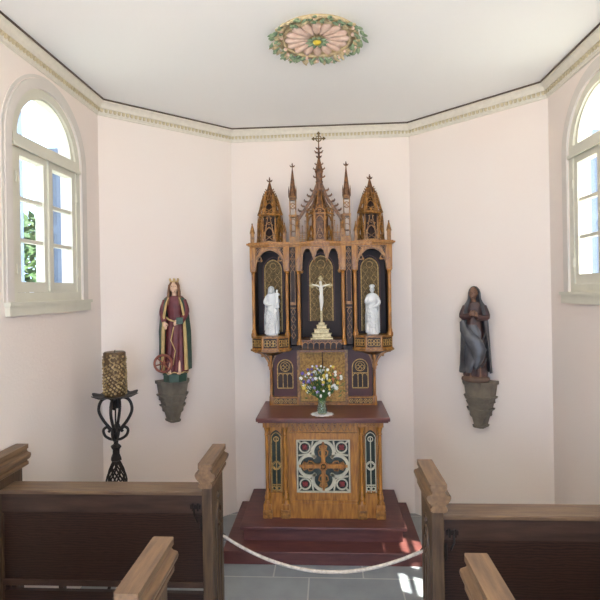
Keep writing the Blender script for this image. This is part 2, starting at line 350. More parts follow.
# ---------------------------------------------------------------- outside: pale ground, trees, shutters
struct(MB().slab([(-30, -25), (-30, 35), (30, 35), (30, -25)], -.3, -.15).build('ground', 'bounce_gravel'))  # assumed ground, made pale to bounce sunlight up onto the ceiling
def shutter(sx, ye, label):
    t = root('window_shutter', (sx * (WX + .16), ye, 2.0), label, 'shutter')
    a, b_ = sorted((sx * (WX + .16), sx * (WX + .30))); mb = MB()
    mb.box(a, a + .05, ye - .018, ye + .018, 2.0, 3.2).box(b_ - .05, b_, ye - .018, ye + .018, 2.0, 3.2)
    for z in (2.0, 2.56, 3.14): mb.box(a + .05, b_ - .05, ye - .017, ye + .017, z, z + .06)
    mb.build('shutter_frame', 'shutter', t); mb = MB()
    for k in range(5): x = a + .05 + k * (b_ - a - .1) / 5; mb.box(x + .0005, x + (b_ - a - .1) / 5 - .001, ye - .01, ye + .01, 2.06, 3.14)
    mb.build('boards', 'shutter', t); return t
shutter(-1, WY + .47, 'blue-grey boarded shutter folded open outside the left window, far side')
shutter(1, WY + .47, 'blue-grey boarded shutter folded open outside the right window, far side')
def tree(loc, rad, h, label, seed, n=4200):
    rnd = random.Random(seed); t = root('tree', loc, label, 'tree', None); x, y, z = loc
    mb = MB().tube([(x, y, z), (x + .05, y, z + h * .4), (x - .05, y + .05, z + h * .8)], [.14, .11, .05], 8)
    for k in range(5):
        a = k * 1.3; mb.tube([(x, y, z + h * (.45 + .06 * k)), (x + cos(a) * rad * .6, y + sin(a) * rad * .6, z + h * (.62 + .07 * k))], [.05, .015], 6)
    mb.build('trunk', 'bark', t); mb = MB()
    for _ in range(n):
        d = Vector((rnd.gauss(0, 1), rnd.gauss(0, 1), rnd.gauss(0, 1))).normalized() * rad * rnd.uniform(.45, 1) ** .6; d.z *= .9
        p = Vector((x, y, z + h * .75)) + d; u = Vector((rnd.uniform(-1, 1), rnd.uniform(-1, 1), rnd.uniform(-.6, .6))).normalized(); v = u.orthogonal().normalized(); s_ = rnd.uniform(.05, .11)
        mb.add([p - u * s_, p + v * s_ * .5, p + u * s_, p - v * s_ * .5], [(0, 1, 2, 3)])
    mb.build('foliage', 'tleaf', t); return t
tree((-4.5, 7.0, -.15), 1.25, 3.1, 'green tree outside the left window, seen through its lower panes', 1)
tree((5.2, 8.4, -.15), 1.2, 3.0, 'green tree outside the right window, beyond the shutter', 3)
t = root('fence_post', (-3.36, 5.3, -.15), 'tall grey-blue timber post standing outside the left window', 'post')
MB().box(-3.41, -3.33, 5.25, 5.35, -.15, 5.0, .01).build('post_shaft', 'shutter', t); MB().slab([(-3.46, 5.22), (-3.26, 5.22), (-3.26, 5.38), (-3.46, 5.38)], 5.0, 5.08, -.7).build('post_cap', 'shutter', t)

# ---------------------------------------------------------------- altar steps
t = MB().box(-.775, .748, 3.775, YB - .002, 0, .088).box(-.785, .758, 3.762, YB - .002, .088, .104, .004).build('altar_step', 'step', org=(0, 4.2, 0))
tag(t, 'wide oxblood wooden altar step resting on the slate floor, lower of the two', 'step')
t = MB().box(-.645, .62, 3.935, YB - .002, .104, .2).box(-.675, .65, 3.905, YB - .002, .2, .225, .006).build('altar_step', 'step', org=(0, 4.3, .104))
tag(t, 'narrower oxblood wooden altar step directly under the altar, upper of the two', 'step')

# ---------------------------------------------------------------- altar table
AL = root('altar_table', (0, 4.35, .225), 'carved oak altar table with dark red mensa slab and square cross tracery panel', 'altar')
ZS = .225
MB().box(-.45, .45, 4.1, 4.6, ZS, 1.025).build('body', 'oak', AL)
MB().box(-.545, .545, 4.0, 4.64, 1.035, 1.063, .004).box(-.53, .53, 4.015, 4.62, 1.022, 1.036).build('mensa', 'mensa', AL)
f_ = MB().box(-.275, .275, 4.075, 4.102, .925, 1.02); f_.box(-.275, -.225, 4.07, 4.102, .37, .925).box(.225, .275, 4.07, 4.102, .37, .925).box(-.275, .275, 4.072, 4.102, .87, .925).box(-.275, .275, 4.072, 4.102, .37, .43)
f_.build('panel_frame', 'oak', AL)
mb = MB()
for i in range(11):
    x = -.25 + .05 * i; mb.ribbon([(x - .025, .935), (x - .012, .955), (x, .985), (x + .012, .955), (x + .025, .935)], .006, 4.064, 4.076); mb.ring(x, .995, .011, .005, 4.064, 4.076, 10)
mb.box(-.28, .28, 4.062, 4.08, 1.008, 1.02).box(-.28, .28, 4.062, 4.08, .922, .93)
mb.build('frieze', 'oak2', AL)
MB().box(-.28, .28, 4.06, 4.105, ZS, .35).box(-.272, .272, 4.064, 4.1, .35, .372).build('plinth', 'oak', AL)
# square tracery panel
zc = .65; h = .215
pn = MB().box(-.222, .222, 4.094, 4.1, zc - .222, zc + .222).build('tracery_panel', 'green', AL)
mb = MB(); mb.ribbon([(-h, zc - h), (h, zc - h), (h, zc + h), (-h, zc + h)], .016, 4.08, 4.094, True)
for a in range(4):
    dx, dz = ((1, 0), (0, 1), (-1, 0), (0, -1))[a]; R_ = .086; cx, cz = dx * .115, zc + dz * .115; pth = []
    for i in range(25):
        th = atan2(dz, dx) + radians(-128 + 256 * i / 24); pth.append((cx + R_ * cos(th), cz + R_ * sin(th)))
    mb.ribbon(pth, .024, 4.08, 4.094)
    sx, sz = ((1, 1), (-1, 1), (-1, -1), (1, -1))[a]; mb.ring(sx * .152, zc + sz * .152, .043, .011, 4.082, 4.094)
    mb.ribbon([(sx * .085, zc + sz * .205), (sx * .1, zc + sz * .12), (sx * .12, zc + sz * .1), (sx * .205, zc + sz * .085)], .012, 4.082, 4.094)
    mb.ribbon([(sx * .18, zc + sz * .18), (sx * .21, zc + sz * .21)], .012, 4.082, 4.094)
mb.build('cream_tracery', 'cream', pn)
mb = MB()
for dx, dz in ((1, 0), (0, 1), (-1, 0), (0, -1)):
    mb.ribbon([(dx * .02, zc + dz * .02), (dx * .175, zc + dz * .175)], .034, 4.07, 4.09)
    for q in (-1, 1):
        mb.ribbon([(dx * .175, zc + dz * .175), (dx * .16 + dz * q * .03, zc + dz * .16 + dx * q * .03), (dx * .14 + dz * q * .022, zc + dz * .14 + dx * q * .022)], .012, 4.072, 4.09)
        mb.ribbon([(dx * .06, zc + dz * .06), (dx * .09 + dz * q * .035, zc + dz * .09 + dx * q * .035), (dx * .12 + dz * q * .04, zc + dz * .12 + dx * q * .04), (dx * .13 + dz * q * .02, zc + dz * .13 + dx * q * .02)], .008, 4.078, 4.094)
    mb.ribbon([(dx * .17, zc + dz * .17), (dx * .2, zc + dz * .2)], .02, 4.07, 4.09)
mb.ring(0, zc, .03, .012, 4.062, 4.09); mb.ball((0, 4.068, zc), .014)
mb.build('oak_cross', 'oak', pn)
for sx in (-1, 1):
    for sz in (-1, 1):
        mb = MB(); mb.ball((sx * .152, 4.088, zc + sz * .152), .012, 8, 5, (1, .5, 1))
        for k in range(4):
            a = pi / 4 + k * pi / 2; mb.ball((sx * .152 + .014 * cos(a), 4.088, zc + sz * .152 + .014 * sin(a)), .013, 8, 5, (1, .5, 1))
        mb.build('crimson_flower', 'crimson', pn)

# side lancet panels and columns
for sx in (-1, 1):
    cx = sx * .39; mb = MB(); ap = pointed(cx - .05, cx + .05, .88, .07)
    sp_ = MB().box(cx - .052, cx + .052, 4.096, 4.1, .44, .95).build('lancet_panel', 'green', AL)
    mb.plate([p[0] for p in ap], arch_z(ap), lambda x: 1.02, 4.074, 4.098); mb.box(cx - .052, cx - .045, 4.074, 4.098, .4, 1.02).box(cx + .045, cx + .052, 4.074, 4.098, .4, 1.02).box(cx - .052, cx + .052, 4.074, 4.098, ZS, .43)
    for q in (-1, 0, 1): mb.ring(cx + q * .028, .985, .011, .005, 4.066, 4.076, 10)
    mb.build('lancet_surround', 'oak', sp_)
    mb = MB(); mb.ribbon(pointed(cx - .042, cx + .042, .87, .055), .0055, 4.084, 4.096); mb.box(cx - .0035, cx + .0035, 4.084, 4.096, .43, .88).box(cx - .042, cx - .036, 4.084, 4.096, .43, .87).box(cx + .036, cx + .042, 4.084, 4.096, .43, .87)
    mb.ring(cx, .65, .034, .007, 4.084, 4.096); mb.ribbon([(cx, .684), (cx + .034, .65), (cx, .616), (cx - .034, .65)], .006, 4.084, 4.096, True); mb.ring(cx, .87, .02, .006, 4.084, 4.096); mb.ring(cx - .02, .46, .015, .006, 4.084, 4.096); mb.ring(cx + .02, .46, .015, .006, 4.084, 4.096); mb.ribbon([(cx - .04, .49), (cx + .04, .49)], .006, 4.084, 4.096)
    mb.build('lancet_tracery', 'cream' if sx > 0 else 'gilt', sp_)
    for off_ in (.314, .466):
        x = sx * off_; pf = [(.03, .34), (.03, .352), (.02, .37), (.026, .385), (.026, .395), (.018, .42), (.022, .43), (.0175, .44), (.0155, .46), (.0155, .905), (.021, .912), (.0165, .92), (.0165, .935), (.024, .965), (.026, .975)]
        c_ = MB(); c_.lathe(pf, (x, 4.082), 14); c_.box(x - .03, x + .03, 4.055, 4.11, .975, 1.022); c_.box(x - .034, x + .034, 4.05, 4.115, .29, .343, .004)
        c_.build('column', 'oak', AL, smooth=35)
        MB().box(x - .038, x + .038, 4.046, 4.12, ZS, .295, .005).build('column_base', 'oak2', AL)

# ---------------------------------------------------------------- retable
RT = root('altar_retable', (0, 4.55, 1.063), 'tall gothic oak retable with three niches, pinnacles and central gable, standing on the altar', 'retable')
u = .00883; ZR = lambda row: 2.108 + (289.9 - row) * u        # drawing grid of the retable: one unit is 8.8 mm
# predella
ZP = 1.063; PT = 1.57; PY = 4.48
MB().box(-.47, .47, 4.50, 4.655, ZP, PT).build('predella_body', 'dark', RT)
MB().box(-.235, .235, PY - .012, PY + .03, ZP, ZP + .028).box(-.23, -.205, PY - .01, PY + .03, ZP, PT).box(.205, .23, PY - .01, PY + .03, ZP, PT).box(-.23, .23, PY - .015, PY + .03, PT - .03, PT).build('tabernacle_frame', 'oak2', RT)
for sx in (-1, 1):
    a, b_ = sorted((sx * .004, sx * .204)); d_ = MB().box(a, b_, PY + .002, PY + .02, ZP + .03, PT - .03).build('tabernacle_door', 'door', RT)
    mb = MB(); mb.ribbon([(a + .012, ZP + .045), (b_ - .012, ZP + .045), (b_ - .012, PT - .045), (a + .012, PT - .045)], .007, PY - .004, PY + .003, True)
    for i in range(4):
        for j in range(9):
            mb.ring(a + .04 + i * .04, ZP + .08 + j * .046, .014, .003, PY - .001, PY + .003, 8)
    mb.build('embossing', 'door', d_)
    # side panel
    cx = sx * .34; a, b_ = cx - .105, cx + .105
    pn = MB().box(a, b_, PY + .012, PY + .02, ZP + .07, PT).build('predella_panel', 'red', RT)
    mb = MB(); w_ = .07; zs = 1.40; mb.ribbon([(cx - w_, 1.215)] + [(cx - w_ * cos(pi * i / 14), zs + w_ * 1.05 * sin(pi * i / 14)) for i in range(15)] + [(cx + w_, 1.215)], .008, PY, PY + .014)
    mb.ribbon([(cx - w_, 1.215), (cx + w_, 1.215)], .008, PY, PY + .014); mb.ribbon([(cx - w_, 1.35), (cx + w_, 1.35)], .006, PY, PY + .014)
    for q in (-.02, .02): mb.ribbon([(cx + q, 1.215), (cx + q, 1.34)], .006, PY, PY + .014)
    for q in (-.041, 0, .041): mb.ribbon(pointed(cx + q - .02, cx + q + .02, 1.325, .022, 5), .005, PY, PY + .014)
    mb.ring(cx, 1.41, .044, .005, PY, PY + .014)
    for k in range(4): mb.ring(cx + .019 * cos(k * pi / 2), 1.405 + .019 * sin(k * pi / 2), .015, .004, PY, PY + .014, 10)
    mb.build('window_tracery', 'gilt', pn)
    MB().prism([(cx - w_, 1.215)] + [(cx - w_ * cos(pi * i / 14), zs + w_ * 1.05 * sin(pi * i / 14)) for i in range(15)] + [(cx + w_, 1.215)], PY + .008, PY + .0125).build('tracery_back', 'dark', pn)
    st = MB().box(a - .005, b_ + .02, PY - .016, PY + .02, ZP, ZP + .075)
    st.build('base_strip', 'oak', RT); MB().box(a + .004, b_, PY - .0175, PY - .015, ZP + .014, ZP + .062).build('strip_dark_sheet', 'dark', RT); mb = MB()  # flat dark sheet on the strip stands in for openwork gaps
    for i in range(5):
        x = a + .022 + i * .042; mb.ring(x, ZP + .038, .017, .005, PY - .022, PY - .014, 12); mb.ribbon([(x - .01, ZP + .028), (x + .01, ZP + .048)], .004, PY - .021, PY - .014); mb.ribbon([(x - .01, ZP + .048), (x + .01, ZP + .028)], .004, PY - .021, PY - .014)
    mb.build('strip_quatrefoils', 'gilt', RT)
    # outer post with small column
    x = sx * .468; mb = MB(); mb.box(x - .018, x + .018, PY - .02, PY + .06, ZP, ZP + .08, .003); mb.lathe([(.016, ZP + .08), (.012, ZP + .1), (.012, 1.47), (.018, 1.5), (.014, 1.51), (.02, 1.57)], (x, PY), 10); mb.box(x - .012, x + .012, PY, PY + .1, ZP, PT)
    mb.build('predella_post', 'oak', RT, smooth=35)
    # curved brackets under the balcony
    mb = MB()
    def arc(x0, z0, x1, z1, n=10): return [(x0 + (x1 - x0) * (1 - cos(pi / 2 * i / n)), z0 + (z1 - z0) * sin(pi / 2 * i / n)) for i in range(n + 1)]
    mb.ribbon(arc(sx * .475, 1.385, sx * .615, 1.55), .018, PY - .02, PY + .02); mb.ribbon(arc(sx * .475, 1.45, sx * .57, 1.56), .007, PY - .01, PY + .01)
    mb.ring(sx * .505, 1.525, .018, .006, PY - .01, PY + .01, 12); mb.ribbon([(sx * .46, 1.56), (sx * .63, 1.56)], .014, PY - .02, PY + .1)
    mb.ball((sx * .487, PY - .005, 1.425), .012); mb.ball((sx * .545, PY - .005, 1.51), .012)
    mb.build('bracket', 'oak', RT)
    mb = MB(); mb.ribbon(arc(sx * .455, 1.4, sx * .35, 1.56), .012, PY - .02, PY + .004); mb.build('inner_brace', 'oak2', RT)
# niche case
NY = 4.36; BZ = ZR(350.5); TZ = ZR(246)
bk = MB().box(-.615, .615, 4.62, 4.655, BZ, TZ).build('niche_back', 'dark', RT)
MB().box(-.62, .62, 4.44, 4.655, BZ - .008, BZ + .03).box(-.62, .62, 4.37, 4.655, TZ - .03, TZ).build('niche_shelf', 'dark', RT)
mb = MB()
for x in (-.605, -.30, -.205, .205, .30, .605): mb.box(x - .012, x + .012, 4.385, 4.63, BZ, TZ)
mb.build('niche_wall', 'dark', RT)
COLX = [.196, .300, .600]
for sx in (-1, 1):
    for x0 in COLX:
        x = sx * x0; zb = ZR(336) if x0 > .25 else ZR(345); zt = ZR(271)
        c_ = MB(); c_.lathe([(.026, zb), (.026, zb + .02), (.018, zb + .035), (.02, zb + .045), (.0145, zb + .06), (.0145, zt - .03), (.019, zt - .025), (.0145, zt - .018), (.024, zt)], (x, NY), 12)
        c_.box(x - .026, x + .026, NY - .02, NY + .03, zt, TZ - .005, .003); c_.build('colonette', 'oak', RT, smooth=35)
        mb = MB(); mb.ribbon([(x - .016, zt + .018)] + pointed(x - .018, x + .018, zt + .06, .05, 6) + [(x + .016, zt + .018)], .006, NY - .026, NY - .018); mb.box(x - .02, x + .02, NY - .026, NY - .02, zt + .01, zt + .02); mb.build('capital_tracery', 'oak2', RT)
    # narrow tracery boards
    cx = sx * .248; bd = MB().box(cx - .026, cx + .026, NY + .012, NY + .02, ZR(345), TZ).build('tracery_board', 'dark', RT); mb = MB()
    for k in range(3): z = TZ - .05 - k * .062; mb.ribbon([(cx, z + .03), (cx + .02, z), (cx, z - .03), (cx - .02, z)], .006, NY, NY + .012, True); mb.ring(cx, z, .008, .004, NY, NY + .012, 8)
    z1, z2 = ZR(305), ZR(302); mb.box(cx - .026, cx + .026, NY - .008, NY + .012, z1, z2).box(cx - .026, cx + .026, NY - .008, NY + .012, z1 - .03, z1 - .024)
    for k in range(4):
        z = z1 - .06 - k * .07; mb.ribbon([(cx, z + .03), (cx + .018, z), (cx, z - .03), (cx - .018, z)], .005, NY, NY + .012, True)
    for q in (-.02, .02): mb.ribbon([(cx + q, z2), (cx + q, TZ - .24)], .004, NY, NY + .012)
    mb.ribbon(pointed(cx - .02, cx + .02, TZ - .245, .04, 6), .005, NY, NY + .012)
    mb.build('board_tracery', 'oak2', bd)
# heads of the niches
def bay_head(cx, hw):
    zs = ZR(268); ap = [(cx - hw * cos(pi * i / 24), zs + .165 * sin(pi * i / 24)) for i in range(25)]
    mb = MB(); mb.plate([p[0] for p in ap], arch_z(ap), lambda x: TZ - .004, NY, NY + .02); hd = mb.build('niche_head', 'oak', RT)
    mb = MB(); mb.ribbon(ap, .014, NY - .016, NY + .01)
    for s_ in (-1, 1):
        a = [(cx + s_ * hw * .93, zs + .07), (cx + s_ * hw * .6, zs + .065), (cx + s_ * hw * .62, zs + .095), (cx + s_ * hw * .78, zs + .12)]; mb.ribbon(a, .01, NY - .01, NY + .012)
        mb.ball((cx + s_ * hw * .6, NY, zs + .07), .012)
    mb.build('arch_moulding', 'oak2', hd)
    mb = MB()
    for s_ in (-1, 1):
        x = cx + s_ * (hw - .032); z = zs + .155; mb.prism([(x - .02 * s_, z + .03), (x + .022 * s_, z + .03), (x + .022 * s_, z - .045)], NY - .004, NY + .003)
    mb.build('spandrel_dark_wedge', 'dark', hd); mb = MB()  # flat dark wedges on the face, colour standing in for pierced holes
    for s_ in (-1, 1): x = cx + s_ * (hw - .028); mb.ring(x, zs + .165, .014, .005, NY - .01, NY - .002, 12); mb.ribbon([(x - s_ * .02, zs + .185), (x + s_ * .02, zs + .13)], .004, NY - .01, NY - .002)
    mb.build('spandrel_tracery', 'oak2', hd)
bay_head(-.449, .128); bay_head(.449, .128)
mb = MB(); xs = frange(-.172, .172, 60)
def cusp(x):
    k = (x + .172) / .344 * 3; f = k - int(k) if k < 3 else 1; base = ZR(262) if .99 < k < 2.01 else ZR(262)
    s_ = abs(f - .5) * 2; return TZ - .018 - .115 * s_ ** 2.2 - (.1 if (k < .12 or k > 2.88) else 0)
mb.plate(xs, cusp, lambda x: TZ - .004, NY, NY + .02); hd = mb.build('niche_head', 'oak', RT); mb = MB()
for i in range(3):
    c = -.115 + .115 * i; mb.ribbon([(c - .057 + .114 * j / 16, cusp(c - .0565 + .113 * j / 16)) for j in range(17)], .008, NY - .01, NY + .004)
for i in (-1, 1): mb.ball((i * .0573, NY, TZ - .135), .011, sc=(1, 1, 1.3)); mb.ball((i * .165, NY, TZ - .225), .014, sc=(1, 1, 1.3))
mb.build('cusp_moulding', 'oak2', hd)
# gilt pointed back panels
for cx, hw, zb, zs in ((-.449, .078, ZR(334), ZR(268)), (0, .105, ZR(323), ZR(268)), (.449, .078, ZR(334), ZR(268))):
    ap = pointed(cx - hw, cx + hw, zs, hw * 1.15); pl = MB().prism([(cx - hw, zb)] + ap + [(cx + hw, zb)], 4.612, 4.62).build('gilt_panel', 'giltdim', RT)
    mb = MB(); mb.ribbon([(cx - hw, zb)] + ap + [(cx + hw, zb)], .01, 4.6, 4.614)
    n_ = int((zs - zb) / .075)
    for k in range(n_ + 1):
        z = zb + .04 + k * .075
        for q in ((-.5, .5) if hw < .1 else (-.66, 0, .66)):
            mb.ribbon([(cx + q * hw, z + .034), (cx + q * hw + .026, z), (cx + q * hw, z - .034), (cx + q * hw - .026, z)], .004, 4.606, 4.614, True)
    mb.ring(cx, zs + hw * .42, hw * .36, .006, 4.606, 4.614)
    mb.build('panel_tracery', 'gilt', pl)
    mb = MB(); mb.ribbon([(cx - hw - .018, zb)] + pointed(cx - hw - .018, cx + hw + .018, zs, hw * 1.15 + .03) + [(cx + hw + .018, zb)], .008, 4.604, 4.62); mb.build('panel_edge', 'red', pl)
# balcony parapets (half hexagons) and their corbels
def hexbay(cx, hw, y0, dep): return [(cx - hw, 4.5), (cx - hw, y0), (cx - hw * .42, y0 - dep), (cx + hw * .42, y0 - dep), (cx + hw, y0), (cx + hw, 4.5)]
for sx in (-1, 1):
    cx = sx * .452; zt, zb = ZR(336.5), ZR(349)
    p = MB().slab(hexbay(cx, .165, 4.36, .055), zb, zt).build('balcony', 'oak', RT)
    MB().slab(hexbay(cx, .18, 4.355, .062), zb - .014, zb).slab(hexbay(cx, .172, 4.358, .058), zt - .008, zt + .006).slab(hexbay(cx, .166, 4.365, .05), zb - .024, zb - .014).build('balcony_moulding', 'oak2', p)
    hb = hexbay(cx, .166, 4.359, .056)
    for k in (1, 2, 3):
        a, b_ = Vector(hb[k]), Vector(hb[k + 1]); d = (b_ - a); L = d.length; ang = atan2(d.y, d.x)
        Tm = Matrix.Translation((a.x, a.y, 0)) @ Matrix.Rotation(ang, 4, 'Z'); q = MB(Tm); q.box(.012, L - .012, -.0015, .004, zb + .014, zt - .014); q.build('quatrefoil_panel', 'dark', p)
        q = MB(Tm); zc2 = (zb + zt) / 2
        for i in (0, 1):
            x = L * (.3 + .4 * i)
            for m_ in range(4): q.ring(x + .014 * cos(pi / 4 + m_ * pi / 2), zc2 + .018 * sin(pi / 4 + m_ * pi / 2), .015, .005, -.008, -.001, 10)
        q.build('quatrefoils', 'gilt', p)
    # tapered corbel under the balcony
    MB().loft([[(x, y, zb - .03) for x, y in hexbay(cx, .12, 4.40, .04)], [(cx + (x - cx) * .3, 4.5 + (y - 4.5) * .3, zb - .07) for x, y in hexbay(cx, .12, 4.40, .04)]]).build('balcony_corbel', 'spire', RT)
# centre ledge with openwork
zt, zb = ZR(340), ZR(350); p = MB().box(-.18, .18, NY - .03, 4.6, zt - .012, zt).box(-.2, .2, NY - .05, 4.6, BZ - .012, BZ + .008).box(-.175, .175, NY + .0, 4.6, BZ + .009, zt - .013).build('centre_ledge', 'spire', RT); MB().box(-.174, .174, NY - .004, NY - .001, BZ + .012, zt - .016).build('ledge_dark_sheet', 'dark', p)  # flat dark sheet stands in for the open depth behind the arcade
mb = MB()
for i in range(7):
    x = -.15 + .05 * i; mb.box(x - .026, x - .020, NY - .02, NY, BZ, zt - .012); mb.ribbon(pointed(x - .02, x + .028, BZ + .045, .028, 6), .006, NY - .02, NY)
mb.build('ledge_arcade', 'oak', p)
# cornice above niches, following the bays
mb = MB()
def cornice(g, z0, z1):
    P = [(-.64 - g, 4.6), (-.64 - g, NY - .01 - g), (-.449, NY - .055 - g), (-.27, NY - .012 - g), (-.18, NY - .02 - g), (-.08, NY - .045 - g), (.08, NY - .045 - g), (.18, NY - .02 - g), (.27, NY - .012 - g), (.449, NY - .055 - g), (.64 + g, NY - .01 - g), (.64 + g, 4.6)]
    mb.loft([[(x, y, z0) for x, y in P], [(x, y, z1) for x, y in P]])
cornice(-.012, TZ - .008, TZ + .006); cornice(.0, TZ + .006, TZ + .014); cornice(.014, TZ + .014, TZ + .028); cornice(.0, TZ + .028, TZ + .036)
mb.build('main_cornice', 'oak', RT)
CT = TZ + .036
def finial(mb, x, y, z, s_=1):
    mb.tube([(x, y, z - .01), (x, y, z + .03 * s_)], .004 * s_, 6); mb.ball((x, y, z + .026 * s_), .0065 * s_)
    for k in range(4):
        a = k * pi / 2 + .2; mb.tube([(x, y, z + .008 * s_), (x + .012 * s_ * cos(a), y + .012 * s_ * sin(a), z + .012 * s_), (x + .02 * s_ * cos(a), y + .02 * s_ * sin(a), z + .022 * s_)], [.004 * s_, .006 * s_, .002 * s_], 5)
    mb.ball((x, y, z + .036 * s_), .004 * s_)
def crocket(parent, x, y, z, d, s_=1, m_='spire'):
    mb = MB(); mb.tube([(x - d * .006 * s_, y, z - .004 * s_), (x + d * .014 * s_, y, z), (x + d * .026 * s_, y, z + .010 * s_), (x + d * .024 * s_, y, z + .022 * s_)], [.009 * s_, .009 * s_, .007 * s_, .003 * s_], 6); return mb.build('crocket', m_, parent)
def smallpin(x, y, z, w_, h_):
    t = MB().box(x - w_, x + w_, y - w_, y + w_, z, z + h_ * .5).lathe([(w_ * 1.5, z + h_ * .5), (w_ * 1.5, z + h_ * .53), (w_ * .9, z + h_ * .75), (w_ * .2, z + h_)], (x, y), 8)
    t.ball((x, y, z + h_), w_ * .45); return t.build('small_pinnacle', 'oak2', RT)
# side towers
def tower(cx, cy):
    r0 = .115; z1 = ZR(214); z2 = ZR(192); z3 = ZR(181)
    tw = MB(); tw.lathe([(r0 * .6, CT), (r0 * .56, z1), (r0 * .5, z1 + .02), (r0 * .22, z2)], (cx, cy), 6, twist=pi / 6); tw = tw.build('side_tower', 'dark', RT)
    for tier in (0, 1):
        zb = CT if tier == 0 else z1 + .004; H = (z1 - CT) if tier == 0 else (z2 - z1); fw = r0 * (1.0 if tier == 0 else .92); drop = .006 if tier == 0 else fw * .52
        for k in range(6):
            a = -pi / 2 + k * pi / 3
            if k == 3: continue
            ap_ = fw * cos(pi / 6); hw = fw / 2
            Sh = Matrix(((1, 0, 0, 0), (0, 1, drop / H, -drop / H * zb), (0, 0, 1, 0), (0, 0, 0, 1)))
            Tm = Matrix.Translation((cx, cy, 0)) @ Matrix.Rotation(a + pi / 2, 4, 'Z') @ Sh
            q = MB(Tm); y0, y1 = -ap_ - .005, -ap_ + .007
            q.ribbon(pointed(-hw * .62, hw * .62, zb + H * .3, H * .25, 6), .009, y0 + .001, y1 - .001)
            for q_ in (-1, 1): q.box(q_ * hw * .62 - .004, q_ * hw * .62 + .004, y0 + .002, y1 - .002, zb, zb + H * .3)
            q.ribbon([(-hw * .95, zb + H * .02), (0, zb + H * 1.08), (hw * .95, zb + H * .02)], .012, y0 - .008, y1 - .004); q.box(-hw, hw, y0 - .002, y1 + .001, zb, zb + .014)
            q.ring(0, zb + H * .68, .011, .005, y0 - .002, y1 - .003, 8)
            for m_ in (.3, .55, .8):
                for d in (-1, 1): q.ball((d * (hw * .95 * (1 - m_) + .008), y0, zb + H * (.04 + 1.04 * m_)), .0065, 6, 4)
            q.ribbon([(-hw * .6, zb + .02), (hw * .6, zb + H * .28)], .005, y0, y1 - .003); q.ribbon([(hw * .6, zb + .02), (-hw * .6, zb + H * .28)], .005, y0 + .001, y1 - .004); q.ball((0, y0, zb + H * 1.1), .009)
            q.build('gablet', 'oak2', tw)
            c2 = a + pi / 6; rt_ = fw - drop * .9; q = MB(); q.tube([(cx + fw * cos(c2), cy + fw * sin(c2), zb), (cx + (fw + (rt_ - fw) * .7) * cos(c2), cy + (fw + (rt_ - fw) * .7) * sin(c2), zb + H * .7), (cx + rt_ * cos(c2), cy + rt_ * sin(c2), zb + H * 1.0)], [.010, .009, .002], 6); q.build('corner_pinnacle', 'oak2', tw)
    q = MB(); q.lathe([(r0 * .96, z1 - .008), (r0 * 1.0, z1), (r0 * .9, z1 + .010)], (cx, cy), 6, twist=pi / 6); q.build('tower_moulding', 'oak2', tw)
    q = MB().lathe([(r0 * .42, z2 - .05), (r0 * .36, z2 - .01), (r0 * .3, z2 + .02), (.006, z3 + .02)], (cx, cy), 6, twist=pi / 6); finial(q, cx, cy, z3 + .01, 1.3); sp_ = q.build('spire', 'spire', tw)
    for k in range(4):
        z = z2 - .02 + k * .02; rr = r0 * .42 * (1 - k / 5.5)
        for d in (-1, 1): crocket(sp_, cx + d * rr, cy - .01, z, d, .6)
